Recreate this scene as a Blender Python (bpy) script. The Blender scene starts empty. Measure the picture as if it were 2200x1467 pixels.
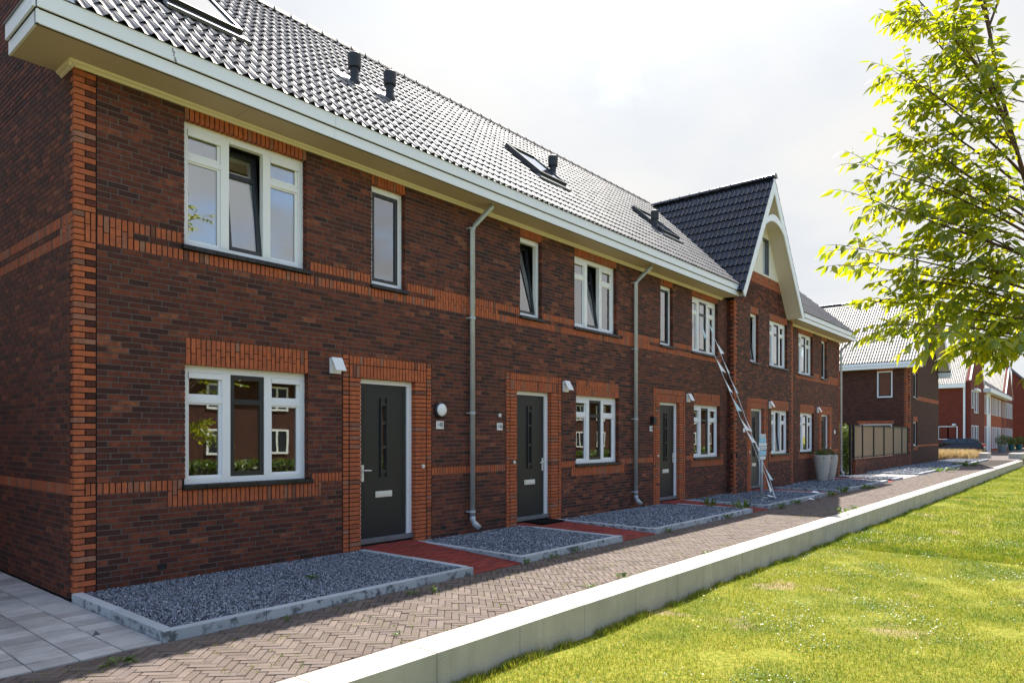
import bpy, bmesh, math, random
import numpy as np
from mathutils import Vector, Matrix, Euler

random.seed(7)
rng = np.random.default_rng(7)
sc = bpy.context.scene
col = sc.collection
R = math.radians

# ------------------------------------------------------------------ camera
UR, UF = 0.64563, 0.76365
CAM = Vector((-2.515, -7.986, 1.686))
cd = bpy.data.cameras.new('camera')
cam = bpy.data.objects.new('camera', cd)
col.objects.link(cam)
cam.location = CAM
cam.rotation_euler = (R(90), 0, -math.atan2(UF, UR))
cd.sensor_width = 36
cd.lens = 1488 / 2200 * 36
cd.shift_y = 0.0923
cd.clip_end = 3000
sc.camera = cam

# ------------------------------------------------------------------ world, sun, exposure
SUN = Vector((0.48, 0.286, 0.83)).normalized()
SUN_EL, SUN_ROT = math.asin(SUN.z), math.atan2(SUN.x, SUN.y)
w = bpy.data.worlds.new('World'); sc.world = w; w.use_nodes = True
nt = w.node_tree; nt.nodes.clear()
def N(t, **k):
    n = nt.nodes.new(t)
    for a, b in k.items(): setattr(n, a, b)
    return n
def Lk(a, b): nt.links.new(a, b)
sky = N('ShaderNodeTexSky', sky_type='NISHITA', sun_disc=False, sun_elevation=SUN_EL, sun_rotation=SUN_ROT)
sky.air_density = 1.0; sky.dust_density = 1.2; sky.ozone_density = 1.0
bg1 = N('ShaderNodeBackground'); bg1.inputs[1].default_value = 0.15
Lk(sky.outputs[0], bg1.inputs[0])
tc = N('ShaderNodeTexCoord')
sep = N('ShaderNodeSeparateXYZ'); Lk(tc.outputs['Generated'], sep.inputs[0])
zc = N('ShaderNodeMath', operation='MAXIMUM'); Lk(sep.outputs[2], zc.inputs[0]); zc.inputs[1].default_value = 0.0
za = N('ShaderNodeMath', operation='ADD'); Lk(zc.outputs[0], za.inputs[0]); za.inputs[1].default_value = 0.22
dv = N('ShaderNodeVectorMath', operation='DIVIDE'); Lk(tc.outputs['Generated'], dv.inputs[0])
cb = N('ShaderNodeCombineXYZ')
for i in range(3): Lk(za.outputs[0], cb.inputs[i])
Lk(cb.outputs[0], dv.inputs[1])
no = N('ShaderNodeTexNoise'); no.inputs['Scale'].default_value = 1.25; no.inputs['Detail'].default_value = 9; no.inputs['Roughness'].default_value = 0.55
Lk(dv.outputs[0], no.inputs['Vector'])
dt = N('ShaderNodeVectorMath', operation='DOT_PRODUCT'); Lk(tc.outputs['Generated'], dt.inputs[0]); dt.inputs[1].default_value = (0.86, 0.51, 0)
mu = N('ShaderNodeMath', operation='MULTIPLY_ADD'); Lk(dt.outputs['Value'], mu.inputs[0]); mu.inputs[1].default_value = 0.26
Lk(no.outputs[0], mu.inputs[2])
mr = N('ShaderNodeMapRange', interpolation_type='SMOOTHSTEP'); Lk(mu.outputs[0], mr.inputs[0])
mr.inputs[1].default_value = 0.42; mr.inputs[2].default_value = 0.60
no2 = N('ShaderNodeTexNoise'); no2.inputs['Scale'].default_value = 2.2; no2.inputs['Detail'].default_value = 8
Lk(dv.outputs[0], no2.inputs['Vector'])
rp = N('ShaderNodeValToRGB'); Lk(no2.outputs[0], rp.inputs[0])
rp.color_ramp.elements[0].position = 0.32; rp.color_ramp.elements[0].color = (0.86, 0.90, 0.96, 1)
rp.color_ramp.elements[1].position = 0.62; rp.color_ramp.elements[1].color = (1.0, 0.992, 0.98, 1)
bg2 = N('ShaderNodeBackground')
dt_ = N('ShaderNodeVectorMath', operation='DOT_PRODUCT'); Lk(tc.outputs['Generated'], dt_.inputs[0]); dt_.inputs[1].default_value = (0.86, 0.51, 0)
ds = N('ShaderNodeVectorMath', operation='DOT_PRODUCT'); Lk(tc.outputs['Generated'], ds.inputs[0]); ds.inputs[1].default_value = tuple(SUN)
dm = N('ShaderNodeMath', operation='MAXIMUM'); Lk(ds.outputs['Value'], dm.inputs[0]); dm.inputs[1].default_value = 0
dp = N('ShaderNodeMath', operation='POWER'); Lk(dm.outputs[0], dp.inputs[0]); dp.inputs[1].default_value = 26
gw = N('ShaderNodeMath', operation='MULTIPLY_ADD'); Lk(dp.outputs[0], gw.inputs[0]); gw.inputs[1].default_value = 1.6; gw.inputs[2].default_value = 0.365
fl = N('ShaderNodeMath', operation='MULTIPLY_ADD'); Lk(dt_.outputs['Value'], fl.inputs[0]); fl.inputs[1].default_value = -0.45; Lk(gw.outputs[0], fl.inputs[2])
fm = N('ShaderNodeMath', operation='MAXIMUM'); Lk(fl.outputs[0], fm.inputs[0]); Lk(gw.outputs[0], fm.inputs[1])
Lk(fm.outputs[0], bg2.inputs[1])      # thin bright cloud, brighter round the sun and where the sun lights it from the front
Lk(rp.outputs[0], bg2.inputs[0])
mx = N('ShaderNodeMixShader'); Lk(mr.outputs[0], mx.inputs[0]); Lk(bg1.outputs[0], mx.inputs[1]); Lk(bg2.outputs[0], mx.inputs[2])
wo = N('ShaderNodeOutputWorld'); Lk(mx.outputs[0], wo.inputs[0])

sd = bpy.data.lights.new('sun', 'SUN'); sd.energy = 4.6; sd.angle = R(0.55); sd.color = (1.0, 0.95, 0.86)
so = bpy.data.objects.new('sun', sd); col.objects.link(so)
so.rotation_euler = SUN.to_track_quat('Z', 'Y').to_euler(); so.location = (40, 20, 60)
vs = sc.view_settings
vs.view_transform = 'Standard'; vs.look = 'None'; vs.gamma = 1; vs.use_curve_mapping = False
vs.exposure = 1.35
sc.render.engine = 'CYCLES'
sc.cycles.use_denoising = True
sc.cycles.max_bounces = 8; sc.cycles.transparent_max_bounces = 12
sc.cycles.sample_clamp_indirect = 8

# ------------------------------------------------------------------ materials
class Mat:
    def __init__(s, name):
        s.m = bpy.data.materials.new(name); s.m.use_nodes = True
        s.t = s.m.node_tree; s.b = s.t.nodes['Principled BSDF']; s.out = s.t.nodes['Material Output']
    def n(s, t, **k):
        n = s.t.nodes.new(t)
        for a, b in k.items(): setattr(n, a, b)
        return n
    def l(s, a, b): s.t.links.new(a, b)
    def pos(s): return s.n('ShaderNodeNewGeometry').outputs['Position']
    def noise(s, scale, detail=5, rough=0.55, vec=None, dist=0):
        n = s.n('ShaderNodeTexNoise'); n.inputs['Scale'].default_value = scale; n.inputs['Detail'].default_value = detail
        n.inputs['Roughness'].default_value = rough; n.inputs['Distortion'].default_value = dist
        s.l(vec if vec is not None else s.pos(), n.inputs['Vector']); return n.outputs[0]
    def ramp(s, fac, stops, interp='LINEAR'):
        r = s.n('ShaderNodeValToRGB'); r.color_ramp.interpolation = interp
        e = r.color_ramp.elements
        while len(e) < len(stops): e.new(0.5)
        for q, (p, c) in zip(e, stops): q.position = p; q.color = (*c, 1)
        s.l(fac, r.inputs[0]); return r.outputs[0]
    def mix(s, fac, a, b, mode='MIX'):
        x = s.n('ShaderNodeMix', data_type='RGBA', blend_type=mode)
        for sock, v in ((x.inputs[0], fac), (x.inputs[6], a), (x.inputs[7], b)):
            if hasattr(v, 'is_output'): s.l(v, sock)
            else: sock.default_value = v if not isinstance(v, tuple) else (*v, 1)
        return x.outputs[2]
    def math(s, op, a, b=0.0, c=None):
        x = s.n('ShaderNodeMath', operation=op)
        for i, v in enumerate((a, b, c)):
            if v is None: continue
            if hasattr(v, 'is_output'): s.l(v, x.inputs[i])
            else: x.inputs[i].default_value = v
        return x.outputs[0]
    def rand(s):
        g = s.n('ShaderNodeNewGeometry'); o = s.n('ShaderNodeObjectInfo')
        return s.math('FRACT', s.math('MULTIPLY', s.math('ADD', g.outputs['Random Per Island'], o.outputs['Random']), 1.7))
    def bump(s, h, strength=0.4, dist=0.01):
        b = s.n('ShaderNodeBump'); b.inputs['Strength'].default_value = strength; b.inputs['Distance'].default_value = dist
        s.l(h, b.inputs['Height']); s.l(b.outputs[0], s.b.inputs['Normal'])
    def col(s, c):
        if hasattr(c, 'is_output'): s.l(c, s.b.inputs['Base Color'])
        else: s.b.inputs['Base Color'].default_value = (*c, 1)
    def rough(s, r, spec=None, metal=None):
        if hasattr(r, 'is_output'): s.l(r, s.b.inputs['Roughness'])
        else: s.b.inputs['Roughness'].default_value = r
        if spec is not None: s.b.inputs['Specular IOR Level'].default_value = spec
        if metal is not None: s.b.inputs['Metallic'].default_value = metal

MATS = {}
def plain(name, c, r=0.5, spec=0.5, metal=0.0, var=0.0, nscale=6, bump=0):
    a = Mat(name)
    if var:
        n = a.noise(nscale, 6)
        a.col(a.mix(n, tuple(max(0, x * (1 - var)) for x in c), tuple(min(1, x * (1 + var)) for x in c)))
    else: a.col(c)
    a.rough(r, spec, metal)
    if bump: a.bump(a.noise(nscale * 25, 4), bump, 0.004)
    MATS[name] = a.m; return a

def brick_mat(name, stops, blotch, rough=0.8):
    a = Mat(name)
    c = a.ramp(a.rand(), stops)
    n = a.noise(11, 6, 0.6)
    c = a.mix(a.ramp(n, [(0.42, (0, 0, 0)), (0.62, (1, 1, 1))]), c, a.mix(0.62, c, blotch))
    c = a.mix(a.ramp(a.noise(95, 3), [(0.5, (0, 0, 0)), (0.8, (.5, .5, .5))]), c, a.mix(0.7, c, (0.25, 0.2, 0.18)))
    c = a.mix(a.ramp(a.noise(.55, 5, .6), [(.35, (0, 0, 0)), (.7, (.45, .45, .45))]), c, a.mix(.55, c, blotch))
    a.col(c); a.rough(rough, 0.3); a.bump(a.noise(140, 5), 0.5, 0.004); MATS[name] = a.m
brick_mat('brick', [(0, (.036, .011, .008)), (.25, (.085, .020, .010)), (.5, (.145, .033, .014)), (.75, (.215, .050, .019)), (.88, (.060, .016, .010)), (.93, (.26, .066, .026)), (1, (.30, .095, .042))], (.034, .014, .011))
brick_mat('orange', [(0, (.44, .105, .035)), (.45, (.52, .135, .046)), (.7, (.40, .10, .038)), (.82, (.30, .125, .075)), (.92, (.33, .17, .11)), (1, (.10, .045, .03))], (.24, .07, .035))
brick_mat('redbrick', [(0, (.13, .02, .012)), (.5, (.19, .03, .016)), (1, (.24, .042, .02))], (.08, .016, .01))
brick_mat('sill', [(0, (.012, .012, .013)), (1, (.03, .03, .032))], (.01, .01, .01), 0.35)
plain('mortar', (.135, .112, .105), .9, .2, var=.25, nscale=8, bump=.4)
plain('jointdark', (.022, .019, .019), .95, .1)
plain('white', (.81, .81, .82), .35, .5, var=.03, nscale=2)
plain('gutterpaint', (.79, .80, .83), .4, .5, var=.04, nscale=1.2)
plain('soffit', (.52, .42, .32), .5, .4, var=.05, nscale=2)
plain('gablesoffit', (.56, .49, .41), .5, .4, var=.04, nscale=2)
plain('cornice', (.74, .66, .55), .5, .4, var=.04, nscale=2)
plain('charcoal', (.020, .021, .024), .4, .5)
plain('door', (.014, .016, .018), .42, .5, var=.1, nscale=3)
plain('doorgrey', (.05, .05, .047), .45, .5)
plain('zinc', (.46, .48, .50), .5, .5, .3, var=.25, nscale=5)
plain('steel', (.55, .55, .55), .3, .5, .9)
plain('alu', (.72, .72, .70), .35, .5, .3)
plain('black', (.012, .012, .014), .5, .4)
plain('plastic', (.02, .02, .024), .5, .4, var=.2, nscale=9)
plain('lead', (.16, .165, .18), .45, .5, .3, var=.3, nscale=6)
plain('panel', (.74, .68, .58), .6, .3, var=.03)
plain('interior', (.30, .28, .26), .9, .1)
plain('curtain', (.75, .74, .71), .9, .1)
plain('opal', (.82, .82, .82), .25, .5)
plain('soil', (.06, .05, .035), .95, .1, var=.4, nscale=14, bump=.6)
plain('jointsand', (.05, .042, .036), .95, .1, var=.4, nscale=9)
plain('signwhite', (.78, .78, .78), .5); plain('signblue', (.36, .60, .70), .5)
plain('textblack', (.02, .02, .02), .6)
plain('flagblue', (.50, .66, .70), .8, .1); plain('flagwhite', (.78, .78, .76), .8, .1)
plain('carpaint', (.006, .008, .018), .18, .6); plain('carglass', (.02, .03, .035), .05, .6)
plain('taillight', (.5, .01, .01), .2, .6); plain('tyre', (.015, .015, .015), .8, .2)
plain('bark', (.10, .07, .055), .85, .2, var=.4, nscale=30, bump=.6)
plain('twig', (.10, .055, .04), .8, .2)
plain('mat', (.012, .012, .012), .95, .1)
plain('flower', (.35, .01, .05), .7)
plain('slat', (.36, .27, .18), .8, .2, var=.2, nscale=20)
plain('green_pot', (.02, .12, .11), .4, .5)
plain('greypot', (.22, .24, .25), .6, .3)

def pavers(name, stops, rough=.85, b=.35):
    a = Mat(name); c = a.ramp(a.rand(), stops)
    n = a.noise(4, 6); c = a.mix(a.ramp(n, [(.4, (0, 0, 0)), (.7, (.6, .6, .6))]), c, a.mix(.5, c, (.04, .035, .03)))
    c = a.mix(a.ramp(a.noise(130, 3), [(.52, (0, 0, 0)), (.8, (.35, .35, .35))]), c, (.4, .36, .33))
    a.col(c); a.rough(rough, .3); a.bump(a.noise(120, 4), b, .004); MATS[name] = a.m
pavers('paver', [(0, (.095, .067, .054)), (.4, (.122, .089, .073)), (.8, (.150, .112, .092)), (1, (.108, .083, .076))])
pavers('redpaver', [(0, (.19, .020, .014)), (.5, (.26, .028, .019)), (1, (.32, .042, .028))])
pavers('drivepaver', [(0, (.25, .235, .22)), (.2, (.40, .38, .36)), (.5, (.50, .475, .445)), (.7, (.31, .29, .27)), (.85, (.56, .54, .52)), (1, (.44, .40, .36))])

a = Mat('kerb'); c = a.ramp(a.rand(), [(0, (.36, .385, .40)), (1, (.48, .50, .515))])
st = a.ramp(a.noise(9, 8, .7), [(.50, (0, 0, 0)), (.60, (1, 1, 1))])
g_ = a.n('ShaderNodeNewGeometry'); sx = a.n('ShaderNodeSeparateXYZ'); a.l(g_.outputs['Normal'], sx.inputs[0])
side = a.math('SUBTRACT', 1.0, a.math('ABSOLUTE', sx.outputs[2]))
c = a.mix(a.math('MULTIPLY', st, a.math('MULTIPLY', side, .8)), c, (.045, .05, .055))
a.col(c); a.rough(.8, .3); a.bump(a.noise(90, 4), .35, .004); MATS['kerb'] = a.m

a = Mat('concrete'); n1 = a.noise(2.2, 7, .6)
c = a.ramp(n1, [(.3, (.40, .37, .315)), (.7, (.52, .485, .42))])
v = a.n('ShaderNodeTexVoronoi'); v.inputs['Scale'].default_value = 26; a.l(a.pos(), v.inputs['Vector'])
pore = a.math('MULTIPLY', a.ramp(v.outputs['Distance'], [(.05, (1, 1, 1)), (.16, (0, 0, 0))]), a.ramp(a.noise(7, 3), [(.45, (0, 0, 0)), (.6, (1, 1, 1))]))
c = a.mix(pore, c, (.16, .14, .11))
v2 = a.n('ShaderNodeMapping'); a.l(a.pos(), v2.inputs[0]); v2.inputs['Scale'].default_value = (7, 7, .7)
c = a.mix(a.ramp(a.noise(1, 5, .6, v2.outputs[0]), [(.5, (0, 0, 0)), (.75, (.4, .4, .4))]), c, (.27, .24, .19))
a.col(c); a.rough(.85, .25); a.bump(a.math('SUBTRACT', a.noise(70, 5), pore), .35, .006); MATS['concrete'] = a.m

a = Mat('gravel'); c = a.ramp(a.rand(), [(0, (.05, .055, .066)), (.35, (.125, .136, .165)), (.65, (.235, .25, .29)), (.88, (.44, .45, .49)), (.95, (.28, .24, .22)), (1, (.72, .72, .73))])
a.col(c); a.rough(.75, .3); a.bump(a.noise(260, 3), .4, .002); MATS['gravel'] = a.m
plain('gravelbase', (.035, .036, .042), .9, .1)

a = Mat('tile'); c = a.ramp(a.rand(), [(0, (.115, .097, .088)), (.6, (.15, .128, .115)), (1, (.19, .160, .142))]); a.col(c); a.b.inputs['IOR'].default_value = 1.62
a.rough(a.math('MULTIPLY_ADD', a.noise(14, 4), .10, .50), .5); a.bump(a.noise(60, 4), .06, .004); MATS['tile'] = a.m
a = Mat('tiledark'); c = a.ramp(a.rand(), [(0, (.007, .008, .013)), (1, (.015, .017, .025))]); a.col(c)
a.rough(a.math('MULTIPLY_ADD', a.noise(14, 4), .08, .17), .5); a.bump(a.noise(60, 4), .08, .004); MATS['tiledark'] = a.m

a = Mat('pot'); v = a.n('ShaderNodeTexVoronoi'); v.inputs['Scale'].default_value = 70; a.l(a.pos(), v.inputs['Vector'])
a.col(a.mix(a.ramp(a.noise(60, 3), [(.4, (0, 0, 0)), (.6, (1, 1, 1))]), (.40, .345, .29), (.60, .54, .48))); a.rough(.9, .2); a.bump(v.outputs['Distance'], .5, .006); MATS['pot'] = a.m

# thin double glazing: part mirror, part clear
a = Mat('glass'); a.t.nodes.remove(a.b)
tr = a.n('ShaderNodeBsdfTransparent'); tr.inputs[0].default_value = (.72, .76, .76, 1)
gl = a.n('ShaderNodeBsdfGlossy'); gl.inputs['Roughness'].default_value = 0.012
fr = a.n('ShaderNodeFresnel'); fr.inputs[0].default_value = 1.55
f2 = a.math('MINIMUM', a.math('MULTIPLY_ADD', fr.outputs[0], 2.2, .20), 1.0)
ms = a.n('ShaderNodeMixShader'); a.l(f2, ms.inputs[0]); a.l(tr.outputs[0], ms.inputs[1]); a.l(gl.outputs[0], ms.inputs[2]); a.l(ms.outputs[0], a.out.inputs[0])
bn = a.n('ShaderNodeBump'); bn.inputs['Strength'].default_value = .02; bn.inputs['Distance'].default_value = .02; a.l(a.noise(1.7, 2), bn.inputs['Height']); a.l(bn.outputs[0], gl.inputs['Normal'])
MATS['glass'] = a.m

def leafmat(name, stops, trans, k=.5, patch=None, gloss=.05):
    a = Mat(name); a.t.nodes.remove(a.b)
    c = a.ramp(a.rand(), stops)
    if patch:
        n = a.noise(patch[0], 4, .6); c = a.mix(a.ramp(n, [(patch[2], (0, 0, 0)), (patch[3], (1, 1, 1))]), c, a.mix(.75, c, patch[1]))
    d = a.n('ShaderNodeBsdfDiffuse'); a.l(c, d.inputs[0])
    t = a.n('ShaderNodeBsdfTranslucent'); a.l(a.mix(1.0, c, trans, 'MULTIPLY'), t.inputs[0])
    m = a.n('ShaderNodeMixShader'); m.inputs[0].default_value = k; a.l(d.outputs[0], m.inputs[1]); a.l(t.outputs[0], m.inputs[2])
    g = a.n('ShaderNodeBsdfGlossy'); g.inputs['Roughness'].default_value = .42
    m2 = a.n('ShaderNodeMixShader'); m2.inputs[0].default_value = gloss; a.l(m.outputs[0], m2.inputs[1]); a.l(g.outputs[0], m2.inputs[2])
    a.l(m2.outputs[0], a.out.inputs[0]); MATS[name] = a.m
leafmat('leaf', [(0, (.065, .115, .008)), (.5, (.125, .175, .010)), (1, (.20, .235, .014))], (3.6, 2.8, .7), .64)
leafmat('hedge', [(0, (.05, .09, .012)), (.6, (.09, .13, .015)), (1, (.14, .16, .03))], (1.6, 1.6, 1), .35)
leafmat('blade', [(0, (.115, .19, .014)), (.3, (.18, .235, .018)), (.55, (.25, .255, .026)), (.82, (.32, .285, .065)), (.94, (.09, .19, .013)), (1, (.45, .36, .17))], (1.5, 1.4, .8), .42, (1.1, (.075, .15, .012), .48, .66), .03)
leafmat('clover', [(0, (.06, .13, .014)), (1, (.13, .21, .02))], (1.5, 1.5, .8), .35)
leafmat('weed', [(0, (.05, .11, .015)), (1, (.14, .19, .03))], (1.5, 1.5, .8), .35)
leafmat('tallgrass', [(0, (.38, .26, .12)), (.6, (.55, .42, .24)), (.85, (.16, .17, .04)), (1, (.65, .5, .32))], (1.2, 1.1, .9), .4)

a = Mat('lawn'); n = a.noise(1.1, 5, .6); n2 = a.noise(24, 5, .6)
c = a.mix(a.ramp(n2, [(.35, (0, 0, 0)), (.65, (1, 1, 1))]), (.12, .15, .013), (.28, .25, .045))
c = a.mix(a.ramp(n, [(.45, (0, 0, 0)), (.66, (1, 1, 1))]), c, a.mix(.5, c, (.05, .09, .012)))
c = a.mix(a.ramp(a.noise(.8, 4, .6, None, .4), [(.60, (0, 0, 0)), (.68, (1, 1, 1))]), c, (.30, .22, .13))
a.col(c); a.rough(.95, .1); a.bump(n2, .9, .03); MATS['lawn'] = a.m

def wallbrick(name, c1, c2, mort):
    a = Mat(name)
    tcn = a.n('ShaderNodeTexCoord'); sp_ = a.n('ShaderNodeSeparateXYZ'); a.l(tcn.outputs['Object'], sp_.inputs[0])
    u = a.math('ADD', sp_.outputs[0], sp_.outputs[1]); cx = a.n('ShaderNodeCombineXYZ'); a.l(u, cx.inputs[0]); a.l(sp_.outputs[2], cx.inputs[1])
    b = a.n('ShaderNodeTexBrick'); b.inputs['Scale'].default_value = 1; b.inputs['Brick Width'].default_value = .21; b.inputs['Row Height'].default_value = .0625
    b.inputs['Mortar Size'].default_value = .006; b.inputs['Color1'].default_value = (*c1, 1); b.inputs['Color2'].default_value = (*c2, 1); b.inputs['Mortar'].default_value = (*mort, 1)
    a.l(cx.outputs[0], b.inputs[0]); c = b.outputs[0]
    c = a.mix(a.ramp(a.noise(5, 6), [(.4, (0, 0, 0)), (.7, (.6, .6, .6))]), c, a.mix(.5, c, (.02, .01, .008)))
    a.col(c); a.rough(.85, .25); a.bump(a.math('SUBTRACT', 1.0, b.outputs['Fac']), .5, .008); MATS[name] = a.m
wallbrick('wallbrown', (.105, .034, .019), (.05, .018, .012), (.06, .05, .048))
wallbrick('wallred', (.21, .032, .018), (.13, .022, .014), (.12, .06, .045))
wallbrick('wallorange', (.42, .085, .03), (.30, .06, .022), (.2, .09, .06))

# ------------------------------------------------------------------ builders
WL = {}
def put(o, parent=None, wloc=(0, 0, 0)):
    wloc = Vector(wloc); col.objects.link(o)
    if parent is not None:
        o.parent = parent; o.location = wloc - WL[parent]
    else: o.location = wloc
    WL[o] = wloc; return o
def tag(o, label=None, cat=None, group=None, kind=None):
    if label: o['label'] = label
    if cat: o['category'] = cat
    if group: o['group'] = group
    if kind: o['kind'] = kind
    return o
def thing(name, loc, label, cat, group=None):
    o = bpy.data.objects.new(name, None); o.empty_display_size = .2
    return tag(put(o, None, loc), label, cat, group)

class MB:
    def __init__(s): s.v = []; s.f = []; s.mi = []
    def add(s, vs, fs, mi=0):
        b = len(s.v); s.v += [tuple(q) for q in vs]; s.f += [tuple(i + b for i in q) for q in fs]; s.mi += [mi] * len(fs); return s
    def box(s, x0, x1, y0, y1, z0, z1, mi=0):
        return s.add([(x0, y0, z0), (x1, y0, z0), (x1, y1, z0), (x0, y1, z0), (x0, y0, z1), (x1, y0, z1), (x1, y1, z1), (x0, y1, z1)],
                     [(0, 3, 2, 1), (4, 5, 6, 7), (0, 1, 5, 4), (1, 2, 6, 5), (2, 3, 7, 6), (3, 0, 4, 7)], mi)
    def prism(s, poly, axis, a, b, mi=0):
        n = len(poly)
        def P(q, t):
            return {'x': (t, q[0], q[1]), 'y': (q[0], t, q[1]), 'z': (q[0], q[1], t)}[axis]
        return s.add([P(q, a) for q in poly] + [P(q, b) for q in poly],
                     [tuple(range(n - 1, -1, -1)), tuple(range(n, 2 * n))] + [(i, (i + 1) % n, n + (i + 1) % n, n + i) for i in range(n)], mi)
    def tube(s, path, r, n=10, mi=0, cap=True):
        path = [Vector(p) for p in path]; rs = r if isinstance(r, (list, tuple)) else [r] * len(path)
        b = len(s.v); up = Vector((0, 0, 1))
        for i, p in enumerate(path):
            d = (path[min(i + 1, len(path) - 1)] - path[max(i - 1, 0)]).normalized()
            q = up if abs(d.dot(up)) < .95 else Vector((1, 0, 0))
            e1 = d.cross(q).normalized(); e2 = d.cross(e1)
            for k in range(n):
                t = 2 * math.pi * k / n; s.v.append(tuple(p + (e1 * math.cos(t) + e2 * math.sin(t)) * rs[i]))
        for i in range(len(path) - 1):
            for k in range(n):
                s.f.append((b + i * n + k, b + i * n + (k + 1) % n, b + (i + 1) * n + (k + 1) % n, b + (i + 1) * n + k)); s.mi.append(mi)
        if cap:
            s.f.append(tuple(b + k for k in range(n - 1, -1, -1))); s.f.append(tuple(b + (len(path) - 1) * n + k for k in range(n))); s.mi += [mi, mi]
        return s
    def lathe(s, prof, c, n=20, mi=0):
        b = len(s.v)
        for r, z in prof:
            for k in range(n):
                t = 2 * math.pi * k / n; s.v.append((c[0] + r * math.cos(t), c[1] + r * math.sin(t), c[2] + z))
        for i in range(len(prof) - 1):
            for k in range(n):
                s.f.append((b + i * n + k, b + i * n + (k + 1) % n, b + (i + 1) * n + (k + 1) % n, b + (i + 1) * n + k)); s.mi.append(mi)
        s.f.append(tuple(b + k for k in range(n - 1, -1, -1))); s.f.append(tuple(b + (len(prof) - 1) * n + k for k in range(n))); s.mi += [mi, mi]
        return s
    def mesh(s, name, mats, org=(0, 0, 0), smooth=False, bevel=0):
        me = bpy.data.meshes.new(name); o = Vector(org)
        me.from_pydata([tuple(Vector(q) - o) for q in s.v], [], s.f)
        for m in (mats if isinstance(mats, (list, tuple)) else [mats]): me.materials.append(MATS[m])
        me.polygons.foreach_set('material_index', s.mi)
        if smooth: me.polygons.foreach_set('use_smooth', [True] * len(s.f))
        if bevel:
            bm = bmesh.new(); bm.from_mesh(me)
            bmesh.ops.bevel(bm, geom=[e for e in bm.edges if len(e.link_faces) == 2 and e.calc_face_angle(0) > .6], offset=bevel, segments=2, profile=.6, affect='EDGES')
            bm.to_mesh(me); bm.free()
        me.update(); return me
    def build(s, name, mats, parent=None, org=None, smooth=False, bevel=0, **kw):
        if org is None: org = WL[parent] if parent is not None else (0, 0, 0)
        o = bpy.data.objects.new(name, s.mesh(name, mats, org, smooth, bevel))
        put(o, parent, org); tag(o, **kw); return o

def np_mesh(name, V, F, mat, smooth=False):
    """V (n,3) floats, F (m,k) ints, one face size"""
    me = bpy.data.meshes.new(name); V = np.asarray(V, dtype=np.float32); F = np.asarray(F, dtype=np.int32)
    k = F.shape[1]
    me.vertices.add(len(V)); me.vertices.foreach_set('co', V.ravel())
    me.loops.add(F.size); me.loops.foreach_set('vertex_index', F.ravel())
    me.polygons.add(len(F)); me.polygons.foreach_set('loop_start', np.arange(0, F.size, k, dtype=np.int32))
    try: me.polygons.foreach_set('loop_total', np.full(len(F), k, dtype=np.int32))
    except Exception: pass
    me.polygons.foreach_set('use_smooth', np.full(len(F), smooth, dtype=bool))
    me.materials.append(MATS[mat]); me.update(calc_edges=True); return me

CUBE_V = np.array([(-.5, -.5, -.5), (.5, -.5, -.5), (.5, .5, -.5), (-.5, .5, -.5), (-.5, -.5, .5), (.5, -.5, .5), (.5, .5, .5), (-.5, .5, .5)])
CUBE_F = np.array([(0, 3, 2, 1), (4, 5, 6, 7), (0, 1, 5, 4), (1, 2, 6, 5), (2, 3, 7, 6), (3, 0, 4, 7)])
_cube = {}
def cube_mesh(name, mat):
    if (name, mat) not in _cube: _cube[name, mat] = np_mesh(name, CUBE_V, CUBE_F, mat)
    return _cube[name, mat]

def boxes(name, mat, recs, parent, n_single, jit=.0015):
    """recs: (cx,cy,cz,sx,sy,sz). The n_single nearest the camera become objects, the rest one mesh."""
    recs = sorted(recs, key=lambda r: (r[0] - CAM.x) ** 2 + (r[1] - CAM.y) ** 2 + (r[2] - CAM.z) ** 2)
    me = cube_mesh(name, mat)
    for r in recs[:n_single]:
        o = bpy.data.objects.new(name, me); put(o, parent, (r[0] + random.uniform(-jit, jit), r[1] + random.uniform(-jit, jit), r[2]))
        o.scale = r[3:6]; o.rotation_euler = (0, random.uniform(-.006, .006) if r[3] < .3 else 0, 0)
    rest = recs[n_single:]
    if rest:
        A = np.array(rest); off = np.array(WL[parent])
        C = A[:, None, :3] - off + rng.uniform(-jit, jit, (len(A), 1, 3)) * np.array([1, 1, .6])
        V = (C + CUBE_V[None] * A[:, None, 3:6]).reshape(-1, 3)
        F = (CUBE_F[None] + (np.arange(len(A)) * 8)[:, None, None]).reshape(-1, 4)
        o = bpy.data.objects.new(name, np_mesh(name, V, F, mat)); put(o, parent, WL[parent]); o['kind'] = 'stuff'

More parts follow.
